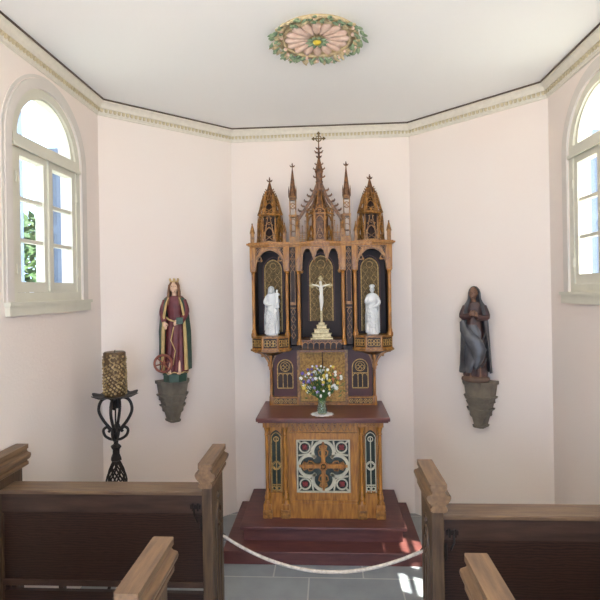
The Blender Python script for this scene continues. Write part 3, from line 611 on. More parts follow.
for sx in (-1, 1):
    tower(sx * .449, 4.44); smallpin(sx * .605, 4.38, CT, .016, .17); smallpin(sx * .315, 4.37, CT, .013, .17); smallpin(sx * .2, 4.36, CT, .013, .22)
    # slender pinnacles
    x, y = sx * .24, 4.42; z1, z2, z3, z4 = ZR(215), ZR(206), ZR(196.5), ZR(166)
    q = MB()
    for a in (-1, 1):
        for b_ in (-1, 1): q.box(x + a * .026 - .006, x + a * .026 + .006, y + b_ * .026 - .006, y + b_ * .026 + .006, CT, z1)
    q.box(x - .034, x + .034, y - .034, y + .034, z1 - .012, z1).box(x - .034, x + .034, y - .034, y + .034, CT, CT + .05).box(x - .032, x + .032, y - .032, y + .032, ZR(230) - .006, ZR(230)); q.box(x - .03, x - .012, y - .0, y + .03, CT, z1)
    for zb in (CT + .06, ZR(230) + .005): q.ribbon(pointed(x - .024, x + .024, zb + .07, .03, 5), .006, y - .03, y - .022)
    pin = q.build('slender_pinnacle', 'oak2', RT)
    q = MB().box(x - .03, x - .021, y - .03, y + .03, z1, z3).box(x + .021, x + .03, y - .03, y + .03, z1, z3).box(x - .03, x + .03, y - .03, y + .03, z3 - .02, z3).box(x - .036, x + .036, y - .036, y + .036, z3, z3 + .01).box(x - .036, x + .036, y - .036, y + .036, z1, z1 + .01)
    q.ring(x, (z1 + z3) / 2 + .005, .025, .008, y - .032, y - .02, 16); q.build('lantern', 'oak2', pin)
    q = MB(); q.ribbon([(x - .016, (z1 + z3) / 2 - .011), (x + .016, (z1 + z3) / 2 + .021)], .006, y - .03, y - .022); q.ribbon([(x + .016, (z1 + z3) / 2 - .011), (x - .016, (z1 + z3) / 2 + .021)], .006, y - .03, y - .022); q.build('rosette', 'oak', pin)
    q = MB().lathe([(.034, z3 + .01), (.03, z3 + .03), (.024, z3 + .1), (.004, z4)], (x, y), 8, twist=pi / 8); q.tube([(x, y, z4 - .02), (x, y, z4 + .02)], .004, 6); finial(q, x, y, z4 + .0, 1.15); sp_ = q.build('spire', 'spire', pin)
    for a in (-1, 1):
        q = MB().lathe([(.006, z3), (.006, z3 + .06), (.001, z3 + .1)], (x + a * .032, y - .032), 6); q.build('corner_spike', 'spire', pin)
    # openwork fence between pinnacle and turret
    q = MB()
    for i in range(4): xx = sx * (.13 + i * .026); q.box(xx - .004, xx + .004, 4.37, 4.378, CT, ZR(222 + (i % 2) * 5)); q.ball((xx, 4.374, ZR(221 + (i % 2) * 5)), .007)
    q.ribbon([(sx * .12, CT + .08), (sx * .215, CT + .08)], .008, 4.368, 4.38); q.ribbon([(sx * .12, CT + .02), (sx * .215, CT + .02)], .008, 4.368, 4.38)
    for i in range(3): q.ring(sx * (.143 + i * .026), CT + .05, .011, .004, 4.368, 4.38, 8)
    q.build('openwork_fence', 'oak2', RT)
# central turret
cx, cy, R0 = 0, 4.45, .118; z1 = ZR(213); tt = MB().lathe([(R0 * .68, CT), (R0 * .68, z1)], (cx, cy), 8, twist=pi / 8).build('central_turret', 'spire', RT)
for k in range(8):
    a = -pi / 2 + k * pi / 4
    if k in (3, 4, 5): continue
    hw = R0 * sin(pi / 8); ap_ = R0 * cos(pi / 8); Tm = Matrix.Translation((cx, cy, 0)) @ Matrix.Rotation(a + pi / 2, 4, 'Z'); q = MB(Tm); y0, y1 = -ap_ - .005, -ap_ + .006; H = z1 - CT
    q.box(-hw - .007, -hw + .007, y0 - .005, y1, CT, z1); q.box(hw - .007, hw + .007, y0 - .004, y1, CT, z1); q.ribbon(pointed(-hw * .75, hw * .75, CT + H * .72, H * .18, 6), .008, y0, y1); q.ribbon([(-hw, CT + .01), (0, CT + H * .55), (hw, CT + .01)], .008, y0 - .008, y1)
    q.ring(0, CT + .05, .013, .005, y0, y1, 10); q.box(-hw, hw, y0 - .004, y1, CT, CT + .016); q.box(-hw - .01, hw + .01, y0 - .01, y1, z1 - .014, z1)
    q.ribbon(pointed(-hw, hw, z1, .045, 6), .009, y0 - .004, y1); q.ring(0, z1 + .016, .012, .005, y0, y1, 10); q.ball((0, y0, z1 + .055), .009); q.build('gablet', 'oak2' if k != 0 else 'oak', tt)
q = MB().lathe([(R0 * .66, z1), (R0 * .55, z1 + .05), (R0 * .2, ZR(184)), (.03, ZR(181))], (cx, cy), 8, twist=pi / 8); q.build('cone', 'spire', tt); q = MB()
for k in range(8):
    a = k * pi / 4 + pi / 8
    if sin(a) < .5: q.tube([(cx + R0 * .62 * cos(a), cy + R0 * .62 * sin(a), z1 + .03), (cx + R0 * .22 * cos(a), cy + R0 * .22 * sin(a), ZR(184))], .006, 5)
q.build('cone_ribs', 'oak2', tt)
# gable bars with crockets
gb = MB(); zg = ZR(183)
for sx in (-1, 1):
    gb.ribbon([(sx * .012, zg + .01), (sx * .075, ZR(199)), (sx * .195, ZR(219)), (sx * .21, ZR(223))], .026, 4.40, 4.425)
    gb.ribbon([(sx * .01, zg - .045), (sx * .062, ZR(203)), (sx * .13, ZR(216))], .009, 4.395, 4.41)
    gb.ribbon([(sx * .195, ZR(222)), (sx * .195, CT)], .014, 4.40, 4.425)
    for k in range(2): gb.ring(sx * (.055 + .05 * k), ZR(205 + 6.5 * k), .018, .006, 4.398, 4.412, 12)
gb = gb.build('gable', 'spire', RT)
for sx in (-1, 1):
    for k in range(6):
        f = (k + .5) / 6; x = .03 + f * .165; z = (ZR(189) + (ZR(199) - ZR(189)) * (x - .03) / .05) if x < .08 else ZR(199.5) + (ZR(219) - ZR(199.5)) * (x - .08) / .115
        crocket(gb, sx * (x + .012), 4.412, z + .018, sx, 1.0)
# top shaft, spire, cross
q = MB().lathe([(.028, ZR(190)), (.03, ZR(183)), (.036, ZR(181)), (.03, ZR(180)), (.034, ZR(172)), (.042, ZR(170)), (.036, ZR(169)), (.012, ZR(158)), (.009, ZR(150)), (.004, ZR(141))], (0, cy - .03), 8, twist=pi / 8); fl = q.build('top_spire', 'spire', RT)
for z, s_ in ((ZR(176), .8), (ZR(168), .8), (ZR(163), .7)):
    for d in (-1, 1): crocket(fl, d * (.03 if s_ > .75 else .018), cy - .03, z, d, s_)
q = MB()
for z, s_ in ((ZR(156), .8), (ZR(151.5), 1.25), (ZR(147.5), .85)):
    for k in range(4): a = k * pi / 2; q.tube([(0, cy - .03, z), (.02 * s_ * cos(a), cy - .03 + .02 * s_ * sin(a), z + .004), (.032 * s_ * cos(a), cy - .03 + .032 * s_ * sin(a), z + .02 * s_)], [.007, .008, .002], 6)
q.build('leaf_collar', 'spire', fl); q = MB(); zx = ZR(137); yy_ = cy - .03
q.tube([(0, yy_, ZR(147)), (0, yy_, zx + .05)], .005, 8).tube([(-.05, yy_, zx), (.05, yy_, zx)], .005, 8).torus((0, yy_, zx), .024, .0045)
for dx, dz in ((1, 0), (-1, 0), (0, 1)):
    q.ball((dx * .054, yy_, zx + dz * .054), .009)
    for s_ in (-1, 1): q.ball((dx * .044 + dz * s_ * .010, yy_, zx + dz * .044 + dx * s_ * .010), .007)
q.build('top_cross', 'giltdim', fl)

# ---------------------------------------------------------------- figures
def bez(pts, n=6):
    out = []
    for i in range(len(pts) - 1):
        p0 = Vector(pts[max(i - 1, 0)]); p1 = Vector(pts[i]); p2 = Vector(pts[i + 1]); p3 = Vector(pts[min(i + 2, len(pts) - 1)])
        for k in range(n):
            t = k / n; out.append(.5 * ((2 * p1) + (p2 - p0) * t + (2 * p0 - 5 * p1 + 4 * p2 - p3) * t * t + (3 * p1 - p0 - 3 * p2 + p3) * t ** 3))
    out.append(Vector(pts[-1])); return out
ROBE = [(0, .125, .095), (.03, .13, .1), (.12, .118, .09), (.3, .104, .08), (.46, .1, .078), (.56, .088, .068), (.63, .078, .06), (.7, .088, .066), (.77, .098, .064), (.81, .1, .056), (.835, .07, .045), (.85, .036, .034)]
def rad(z):
    for (a, xa, ya), (b_, xb, yb) in zip(ROBE, ROBE[1:]):
        if a <= z <= b_: f = (z - a) / (b_ - a); f = f * f * (3 - 2 * f); return xa + (xb - xa) * f, ya + (yb - ya) * f
    return ROBE[-1][1:]
def robe_mesh(mb, h, sc=1, folds=9, amp=.11, seed=0, sway=.0, z0=0, z1=.85, n=96, nz=60, ph=0):
    rings = []
    for i in range(nz + 1):
        z = z0 + (z1 - z0) * i / nz; rx, ry = rad(z); am = amp * max(0, 1 - z / .8) ** .8; ring = []
        for k in range(n):
            a = 2 * pi * k / n; f = 1 + am * (sin(folds * a + ph + 3 * z) * .6 + sin((folds + 5) * a - 5 * z + seed) * .4)
            ring.append(((rx * sc * f * cos(a) + sway * sin(pi * z / .85)) * h, ry * sc * f * sin(a) * h, z * h))
        rings.append(ring)
    mb.loft(rings)
def head_mesh(mb, h, c, tilt=0, s_=1):
    T0 = mb.T; mb.T = T0 @ Matrix.Translation(Vector(c) * h) @ Matrix.Rotation(tilt, 4, 'Z') @ Matrix.Scale(h * s_, 4)
    rings = []
    for i in range(15):
        t = pi * (.05 + .9 * i / 14); zz = .068 * cos(t); w_ = .049 * sin(t) ** .85 * (1 if zz > -.01 else 1 - 2.6 * (-.01 - zz)); d_ = .056 * sin(t) ** .8 * (1 if zz > -.01 else 1 - 1.5 * (-.01 - zz))
        rings.append([(w_ * cos(2 * pi * k / 20), d_ * sin(2 * pi * k / 20) - (.004 if zz < -.02 else 0), zz) for k in range(20)])
    mb.loft(rings)
    mb.tube([(0, -.052, .016), (0, -.064, -.008), (0, -.056, -.014)], [.005, .0085, .005], 8)      # nose
    mb.ball((0, -.051, -.030), .011, sc=(1.2, .6, .35)); mb.ball((0, -.05, -.035), .009, sc=(1.1, .6, .35)); mb.ball((0, -.046, -.052), .012)   # lips, chin
    for s in (-1, 1):
        mb.ball((s * .018, -.049, .006), .008, sc=(1.2, .6, .6)); mb.tube([(s * .008, -.054, .018), (s * .02, -.053, .022), (s * .03, -.045, .016)], .0035, 6)
        mb.ball((s * .05, .0, -.002), .012, sc=(.4, .8, 1.2)); mb.ball((s * .024, -.04, -.014), .014, sc=(1, .7, 1))
    mb.T = T0; neck = [(c[0] * h * .6, 0, .8 * h), (c[0] * h * .9, c[1] * h * .6, .85 * h), (c[0] * h, c[1] * h, (c[2] - .03) * h)]
    mb.tube(neck, [.032 * h, .027 * h, .028 * h], 12)
def eyes(parent, h, c, m_dark):
    for s in (-1, 1):
        q = MB(parent_T); q.ball(((c[0] + s * .018) * h, (c[1] - .0535) * h, (c[2] + .006) * h), .0042 * h, 8, 5, (1.3, .5, .8)); q.build('eye', m_dark, parent)
def hand_mesh(mb, h, wrist, dirn, side=1, curl=.5):
    w_ = Vector(wrist); d = Vector(dirn).normalized(); s = d.cross(Vector((0, -1, .3))).normalized(); nrm = s.cross(d).normalized()
    L = .085; pts = [w_ + d * L * f for f in (0, .2, .55)]
    mb.tube([p * h for p in pts], [.015 * h, .02 * h, .019 * h], 10)
    for k, ln_ in enumerate((.036, .042, .039, .03)):
        b0 = w_ + d * L * .5 + s * (.0105 * (k - 1.5)) * 1.1; b1 = b0 + d * ln_ * .5 + nrm * .004 * curl; b2 = b1 + (d * (1 - curl) - nrm * curl * 1.4).normalized() * ln_ * .5
        mb.tube([b0 * h, b1 * h, b2 * h], [.0062 * h, .0058 * h, .0045 * h], 6)
    t0 = w_ + d * L * .12 - s * .016 * side; t1 = t0 + (d * .7 - s * .6 * side).normalized() * .024; t2 = t1 + (d - nrm * .3).normalized() * .018
    mb.tube([t0 * h, t1 * h, t2 * h], [.008 * h, .0065 * h, .005 * h], 6)
def sleeve(mb, h, pts, r): mb.tube([Vector(p) * h for p in bez(pts, 5)], [h * (r[0] + (r[1] - r[0]) * i / (len(pts) - 1) / 5) for i in range((len(pts) - 1) * 5 + 1)], 12)
def shell(mb, h, rows, t=.012):   # rows: list of (z, radius_x, radius_y, a0, a1, yoff) open at the front, thick
    n = 40; outer = []; inner = []
    for z, rx, ry, a0, a1, yo in rows:
        ring = []; rin = []
        for k in range(n + 1):
            a = a0 + (a1 - a0) * k / n; f = 1 + .05 * sin(a * 11 + z * 6) * max(0, 1 - z)
            ring.append((rx * f * cos(a) * h, (ry * f * sin(a) + yo) * h, z * h)); rin.append(((rx * f - t) * cos(a) * h, ((ry * f - t) * sin(a) + yo) * h, z * h))
        outer.append(ring + rin[::-1])
    mb.loft(outer)
def placeT(loc, rz): return Matrix.Translation(loc) @ Matrix.Rotation(rz, 4, 'Z')

# --- crowned saint with a wheel, left
parent_T = placeT((-1.235, 4.105, 1.36 + .065), radians(10)); h = .785
ST = root('saint_statue', (-1.235, 4.105, 1.36), 'painted wooden statue of a crowned woman in green cloak and wine-red robe with a wheel', 'statue')
q = MB(parent_T); robe_mesh(q, h, .98, 8, .13, 1, .008, z1=.828); 
b_ = MB(parent_T); b_.v = q.v; b_.f = q.f
sleeve(b_, h, [(-.09, 0, .78), (-.125, -.02, .66), (-.1, -.06, .55)], (.036, .03)); sleeve(b_, h, [(.09, 0, .78), (.125, -.02, .66), (.075, -.085, .55)], (.036, .03))
rb = b_.build('robe', 'robe', ST); remesh(rb, .0035, 2)
b_ = MB(parent_T); head_mesh(b_, h, (.0, -.008, .925), 0); hand_mesh(b_, h, (-.1, -.062, .55), (.1, -.2, -.9), 1, .3); hand_mesh(b_, h, (.07, -.09, .55), (-.6, -.25, -.15), -1, .6)
for s in (-1, 1): b_.tube([Vector(p) * h for p in ((s * .09, 0, .77), (s * .118, -.02, .66), ((-.1 if s < 0 else .07), -.07 - .015 * (s > 0), .55))], .014 * h, 8)
b_.tube([(0, 0, .8 * h), (0, 0, .5 * h)], .03 * h, 10); b_.tube([(-.09 * h, 0, .77 * h), (.09 * h, 0, .77 * h)], .02 * h, 8); b_.ball((-.05 * h, -.1 * h, .005 * h), .03 * h, sc=(.8, 1.4, .5)); b_.ball((.05 * h, -.1 * h, .005 * h), .03 * h, sc=(.8, 1.4, .5))
b_.tube([(0, 0, .5 * h), (-.04 * h, -.04 * h, .2 * h), (-.05 * h, -.085 * h, .01 * h)], .02 * h, 8).tube([(0, 0, .5 * h), (.04 * h, -.04 * h, .2 * h), (.05 * h, -.085 * h, .01 * h)], .02 * h, 8)
bd = b_.build('body', 'skin', ST); remesh(bd, .0028, 2); eyes(bd, h, (0, -.008, .925), 'dark')
q = MB(parent_T); shell(q, h, [(.04, .165, .118, -.65, pi + .65, .01), (.2, .168, .118, -.7, pi + .7, .01), (.45, .166, .112, -.75, pi + .75, .01), (.62, .152, .1, -.75, pi + .75, .008), (.74, .128, .085, -.8, pi + .8, .006), (.8, .108, .07, -.9, pi + .9, .003), (.835, .06, .05, -.7, pi + .7, 0)]); ck = q.build('cloak', 'cloak', ST, smooth=60)
q = MB(parent_T)
for s in (-1, 1): q.tube([Vector((s * (rx * cos(a) + .0), ry * sin(a) + yo - .006, z)) * h for z, rx, ry, a, yo in ((.04, .156, .112, -.68, .01), (.2, .16, .112, -.73, .01), (.45, .158, .106, -.78, .01), (.62, .144, .093, -.78, .008), (.74, .12, .078, -.83, .006), (.81, .095, .062, -.95, .003))], [.022 * h, .02 * h, .018 * h, .014 * h, .011 * h, .007 * h], 8)
q.build('cloak_lining', 'lining', ck)
q = MB(parent_T); q.tube([(x_ * h, y_ * h, z_ * h) for x_, y_, z_ in ((-.085, -.03, .6), (-.05, -.066, .575), (0, -.078, .56), (.05, -.07, .55))], .009 * h, 8); q.tube([(.0, -.09 * h, .5 * h), (-.03 * h, -.1 * h, .36 * h), (.015 * h, -.108 * h, .25 * h), (-.01 * h, -.115 * h, .1 * h)], .006 * h, 6); rx, ry = rad(.02)
q.tube([(rx * 1.02 * h * cos(a), ry * 1.04 * h * sin(a), .012 * h + .008 * h * sin(7 * a)) for a in frange(0, 2 * pi, 40)], .007 * h, 6); q.build('gilt_trim', 'lining', ST)
def hair(q, h, c, long_=.2):
    q.loft([[((c[0] + r * cos(a)) * h, (c[1] + .008 + r * 1.1 * sin(a)) * h, z * h) for a in frange(-.45, pi + .45, 20)] + [((c[0] + (r - .012) * cos(a)) * h, (c[1] + .008 + (r - .012) * 1.1 * sin(a)) * h, z * h) for a in frange(-.45, pi + .45, 20)[::-1]] for z, r in ((c[2] - .13, .062), (c[2] - .08, .06), (c[2] - .03, .06), (c[2] + .02, .059), (c[2] + .05, .045), (c[2] + .068, .02))])
    for s in (-1, 1):
        q.tube([((c[0] + s * .02) * h, (c[1] - .047) * h, (c[2] + .05) * h), ((c[0] + s * .045) * h, (c[1] - .035) * h, (c[2] + .015) * h), ((c[0] + s * .055) * h, (c[1] - .022) * h, (c[2] - .05) * h), ((c[0] + s * .062) * h, (c[1] - .045) * h, (c[2] - long_ * .8) * h), ((c[0] + s * .055) * h, (c[1] - .055) * h, (c[2] - long_) * h)], [.01 * h, .014 * h, .016 * h, .014 * h, .004 * h], 8)
q = MB(parent_T); hair(q, h, (0, -.008, .925)); hr = q.build('hair', 'hair', ST); remesh(hr, .003, 2)
q = MB(parent_T); c = Vector((0, -.004, .985)) * h; q.lathe([(.046 * h, c.z - .012 * h), (.05 * h, c.z + .008 * h), (.046 * h, c.z + .008 * h), (.042 * h, c.z - .012 * h)], (c.x, c.y), 20)
for k in range(6): a = k * pi / 3 + pi / 6; q.ball((c.x + .048 * h * cos(a), c.y + .048 * h * sin(a), c.z + .018 * h), .012 * h, sc=(.7, .7, 1.3))
q.build('crown', 'lining', ST, smooth=40)
q = MB(parent_T); q.box(.03 * h, .10 * h, -.125 * h, -.10 * h, .53 * h, .6 * h, .002); q.build('book', 'cloak', ST)
q = MB(parent_T); wc = Vector((-.105, -.155, .125)) * h; q.torus(wc, .088 * h, .013 * h, 28, 8)
for k in range(3): a = k * pi / 3 + .26; q.tube([wc + Vector((.088 * cos(a), 0, .088 * sin(a))) * h, wc - Vector((.088 * cos(a), 0, .088 * sin(a))) * h], .008 * h, 6)
q.ball(wc, .018 * h, sc=(1, .8, 1)); q.build('wheel', 'wheel', ST, smooth=50)
q = MB(parent_T); q.lathe([(.128 * h, -.064), (.128 * h, -.01), (.136 * h, -.006), (.136 * h, .004)], (0, -.01), 8, twist=pi / 8); q.build('plinth', 'cloak', ST)

# --- veiled woman, right
parent_T = placeT((1.25, 4.092, 1.341 + .035), radians(-16)); h = .738
SV = root('saint_statue', (1.25, 4.092, 1.341), 'dark painted wooden statue of a veiled woman with a slate-blue mantle, on right bracket', 'statue')
b_ = MB(parent_T); robe_mesh(b_, h, .95, 9, .12, 2, -.006, z1=.83); sleeve(b_, h, [(-.09, 0, .78), (-.13, -.02, .67), (-.045, -.085, .68)], (.036, .032)); sleeve(b_, h, [(.09, 0, .78), (.125, -.02, .66), (.02, -.09, .66)], (.036, .032))
rb = b_.build('dress', 'dress', SV); remesh(rb, .0035, 2)
b_ = MB(parent_T); head_mesh(b_, h, (-.012, -.014, .925), -.25); hand_mesh(b_, h, (-.05, -.09, .69), (.6, -.15, .35), 1, .5); hand_mesh(b_, h, (.03, -.095, .67), (-.6, -.15, .4), -1, .5)
for s in (-1, 1): b_.tube([Vector(p) * h for p in ((s * .085, 0, .77), (s * .115, -.02, .67), ((-.05 if s < 0 else .03), -.085, .68))], .014 * h, 8)
b_.tube([(0, 0, .8 * h), (0, 0, .5 * h)], .03 * h, 10).tube([(-.09 * h, 0, .77 * h), (.09 * h, 0, .77 * h)], .02 * h, 8)
for s in (-1, 1): b_.tube([(0, 0, .5 * h), (s * .04 * h, -.04 * h, .2 * h), (s * .045 * h, -.085 * h, .01 * h), (s * .05 * h, -.11 * h, .004 * h)], [.02 * h, .02 * h, .016 * h, .014 * h], 8)
bd = b_.build('body', 'skin2', SV); remesh(bd, .0028, 2); eyes(bd, h, (-.012, -.016, .925), 'dark')
q = MB(parent_T); shell(q, h, [(.05, .17, .12, -.5, pi + .75, .01), (.2, .16, .118, -.45, pi + .8, .01), (.42, .15, .112, -.6, pi + .85, .01), (.6, .14, .1, -.8, pi + .8, .008), (.72, .13, .09, -.9, pi + .9, .004), (.79, .112, .075, -.95, pi + .95, .0), (.83, .085, .066, -.85, pi + .85, -.002), (.87, .07, .07, -.7, pi + .7, -.004), (.93, .066, .074, -.7, pi + .7, -.008), (.965, .056, .066, -.75, pi + .75, -.01), (.995, .03, .036, -.9, pi + .9, -.008), (1.0, .013, .016, -1.2, pi + 1.2, -.006)], .013)
vm = q.build('mantle', 'veil', SV, smooth=60)
q = MB(parent_T)   # mantle swag drawn across the front
rings = []
for i, (x_, y_, z_, w_) in enumerate(((-.13, -.045, .62, .03), (-.115, -.075, .53, .045), (-.06, -.105, .45, .07), (.0, -.112, .38, .085), (.04, -.112, .28, .08), (.03, -.112, .18, .06), (.01, -.113, .1, .02))):
    rings.append([Vector((x_ + w_ * cos(a) * .9, y_ + .022 * sin(a), z_ + w_ * .5 * cos(a + .6))) * h for a in frange(0, 2 * pi * 15 / 16, 15)])
q.loft(rings)
for k in range(4): q.tube([Vector(p) * h for p in bez(((-.13 + .02 * k, -.06, .6 - .05 * k), (-.04 + .015 * k, -.118, .44 - .06 * k), (.06, -.118, .4 - .09 * k), (.115, -.07, .52 - .1 * k)), 4)], .008 * h, 6)
q.build('mantle_swag', 'veil', vm, smooth=60)
q = MB(parent_T); shell(q, h, [(.06, .142, .125, -1.12 * pi, -.62 * pi, -.004), (.2, .136, .118, -1.1 * pi, -.5 * pi, -.004), (.36, .126, .108, -1.1 * pi, -.38 * pi, -.004), (.5, .115, .1, -1.1 * pi, -.3 * pi, -.004), (.58, .105, .09, -1.08 * pi, -.45 * pi, -.002)], .01); q.build('mantle_fold', 'veil', vm, smooth=60)
q = MB(parent_T); rx, ry = rad(.02); q.lathe([(.135 * h, -.032), (.15 * h, -.02), (.145 * h, 0), (.12 * h, .012)], (0, -.01), 16, sq=.85); q.build('plinth', 'rockbase', SV, smooth=50)

# --- wall brackets
def bracket(x, y, z, rz, s_, label):
    t = root('wall_bracket', (x, y, z), label, 'bracket', 'stepped wooden wall brackets under the statues' if False else None); T = placeT((x, y, z), rz)
    def hexa(hw, dep): return [(-hw, .087), (-hw, -.02), (-hw * .55, -dep), (hw * .55, -dep), (hw, -.02), (hw, .087)]
    def bl(name, z0, w0, z1, w1, m_='bracket'):
        MB(T).loft([[(x_, y_, z0 * s_) for x_, y_ in hexa(w0, w0 * .82)], [(x_, y_, z1 * s_) for x_, y_ in hexa(w1, w1 * .82)]]).build(name, m_, t)
    bl('shelf', -.03, .134, 0, .134); bl('cone', -.19, .098, -.03, .12); bl('moulding', -.155, .118, -.135, .125)
    bl('cone', -.30, .07, -.19, .092); bl('moulding', -.26, .094, -.242, .1); bl('moulding', -.2, .1, -.187, .106); bl('tip', -.40, .034, -.3, .06); bl('moulding', -.318, .068, -.3, .074); bl('tip_cap', -.415, .044, -.395, .05)
    return t
bracket(-1.262, 4.145, 1.359, radians(43.2), .86, 'stepped grey-brown wooden bracket on the left wall below the crowned woman')
bracket(1.285, 4.135, 1.34, radians(-43.2), .93, 'stepped grey-brown wooden bracket on the right wall below the veiled woman')

# --- small white statues
def white_statue(loc, h, label, child):
    global parent_T
    parent_T = placeT(loc, 0); t = root('white_statue', loc, label, 'statue'); b_ = MB(parent_T)
    robe_mesh(b_, h, 1.12, 9, .12, 4 if child else 7, .01 if child else -.008, z0=.03)
    hc = (-.012, -.012, .925) if child else (.0, -.01, .92); head_mesh(b_, h, hc, .2 if child else 0)
    if child:
        sleeve(b_, h, [(.09, 0, .78), (.14, -.02, .68), (.1, -.09, .66)], (.04, .03)); sleeve(b_, h, [(-.09, 0, .78), (-.13, -.03, .66), (-.02, -.1, .62)], (.04, .03)); hand_mesh(b_, h, (-.03, -.1, .62), (.8, -.1, .1), 1, .3); hand_mesh(b_, h, (.1, -.1, .655), (.2, -.6, .0), 1, .6)
    else:
        sleeve(b_, h, [(-.09, 0, .78), (-.13, -.03, .66), (-.03, -.1, .66)], (.04, .034)); sleeve(b_, h, [(.09, 0, .78), (.135, -.03, .65), (.05, -.1, .56)], (.04, .034)); hand_mesh(b_, h, (-.03, -.1, .66), (.6, -.1, .6), 1, .4); hand_mesh(b_, h, (.05, -.1, .56), (-.8, -.1, .1), -1, .4)
    for k in range(5): b_.tube([Vector(p) * h for p in bez(((-.12, -.04, .56 - .06 * k), (-.03, -.115, .5 - .09 * k), (.06, -.115, .42 - .06 * k), (.12, -.05, .5 - .04 * k)), 4)], .012 * h, 6)
    bd = b_.build('figure', 'white', t); remesh(bd, .0028, 2)
    q = MB(parent_T)
    if child:
        shell(q, h, [(.1, .155, .12, -.3, pi + .3, .01), (.4, .15, .115, -.4, pi + .4, .01), (.7, .135, .09, -.6, pi + .6, .004), (.8, .11, .075, -.8, pi + .8, 0), (.85, .075, .066, -.7, pi + .7, -.002), (.93, .066, .072, -.7, pi + .7, -.006), (.97, .055, .064, -.75, pi + .75, -.01), (.998, .02, .026, -1, pi + 1, -.008)], .013); q.build('veil', 'white', t, smooth=60)
        c_ = MB(parent_T @ Matrix.Translation(Vector((.118, -.07, .56)) * h)); k_ = h * .36
        robe_mesh(c_, k_, 1.1, 6, .08, 3); head_mesh(c_, k_, (0, -.01, .93), 0, 1.35); sleeve(c_, k_, [(-.09, 0, .78), (-.2, -.08, .72)], (.05, .04)); sleeve(c_, k_, [(.09, 0, .78), (.15, -.1, .7)], (.05, .04)); hand_mesh(c_, k_, (-.2, -.08, .72), (-.5, -.5, .2)); hand_mesh(c_, k_, (.15, -.1, .7), (.2, -.7, .2))
        ch = c_.build('child', 'white', t); remesh(ch, .0022, 1)
    else:
        shell(q, h, [(.08, .15, .115, -.35, pi + .35, .01), (.4, .15, .112, -.4, pi + .4, .01), (.65, .14, .095, -.55, pi + .55, .006), (.8, .11, .07, -.8, pi + .8, 0), (.835, .06, .05, -.7, pi + .7, 0)], .012); q.build('cloak', 'white', t, smooth=60)
        q = MB(parent_T); q.lathe([(.05 * h, .965 * h), (.058 * h, .985 * h), (.06 * h, 1.0 * h), (.045 * h, 1.02 * h), (.02 * h, 1.03 * h)], (0, -.01 * h), 16); q.build('cap', 'white', t, smooth=50)
    q = MB(parent_T); q.lathe([(.13 * h, 0), (.13 * h, .03 * h), (.12 * h, .045 * h)], (0, 0), 8, sq=.8, twist=pi / 8); q.build('base', 'white', t)
BFZ = ZR(336.5) + .006
white_statue((-.449, 4.44, BFZ), .445, 'white porcelain woman with a child on her arm, in left niche of the retable', True)
white_statue((.455, 4.44, BFZ), .432, 'white porcelain cloaked figure with folded arms, in right niche of the retable', False)

# --- crucifix
cz = ZR(340); T = None; CR = root('standing_crucifix', (0, 4.42, cz), 'gold standing crucifix with white corpus on stepped base in the centre niche', 'crucifix')
q = MB()
for hw, z0, z1 in ((.1, 0, .016), (.082, .016, .044), (.088, .044, .054), (.064, .054, .084), (.07, .084, .094), (.042, .094, .118), (.047, .118, .126), (.028, .126, .148)): q.box(-hw, hw, 4.42 - hw * .6, 4.42 + hw * .6, cz + z0, cz + z1, .002)
q.build('stepped_base', 'brass', CR); cr = MB(); zx = cz + .48
cr.box(-.011, .011, 4.412, 4.428, cz + .13, cz + .55, .002).box(-.085, .085, 4.412, 4.428, zx - .011, zx + .011, .002).torus((0, 4.42, zx), .045, .005)
for dx, dz in ((1, 0), (-1, 0), (0, 1)):
    cr.ball((dx * .093, 4.42, zx + dz * .075), .013, sc=(1, .6, 1))
    for s in (-1, 1): cr.ball((dx * .08 + dz * s * .014, 4.42, zx + dz * .062 + dx * s * .014), .011, sc=(1, .6, 1))
cr.build('cross', 'brass', CR, smooth=40)
q = MB(); zb = zx
q.tube([(0, 4.402, zb - .005), (0, 4.4, zb - .035), (.003, 4.398, zb - .07), (0, 4.4, zb - .1)], [.014, .019, .015, .017], 12); q.ball((-.004, 4.396, zb + .022), .0155, sc=(.85, .95, 1.15)); q.tube([(0, 4.4, zb + .01), (0, 4.4, zb - .01)], .008, 8)
for s in (-1, 1):
    q.tube([(s * .012, 4.402, zb - .012), (s * .04, 4.404, zb + .0), (s * .068, 4.406, zb + .006)], [.0085, .0065, .0045], 8)
    for k in range(5): q.tube([(s * .066, 4.405, zb + .006), (s * (.075 + (.002 if k in (1, 2) else 0)), 4.404, zb + .001 + k * .0028)], .0016, 5)
    q.tube([(s * .008, 4.4, zb - .1), (s * .008 + .004, 4.392, zb - .155), (s * .004, 4.402, zb - .21), (s * .003, 4.395, zb - .225)], [.0125, .0095, .0065, .005], 8)
cp = q.build('corpus', 'ivory', CR); remesh(cp, .002, 2)
q = MB(); q.lathe([(.018, zb - .122), (.021, zb - .11), (.019, zb - .088)], (0, 4.399), 14); q.build('loincloth', 'ivory', CR, smooth=50)

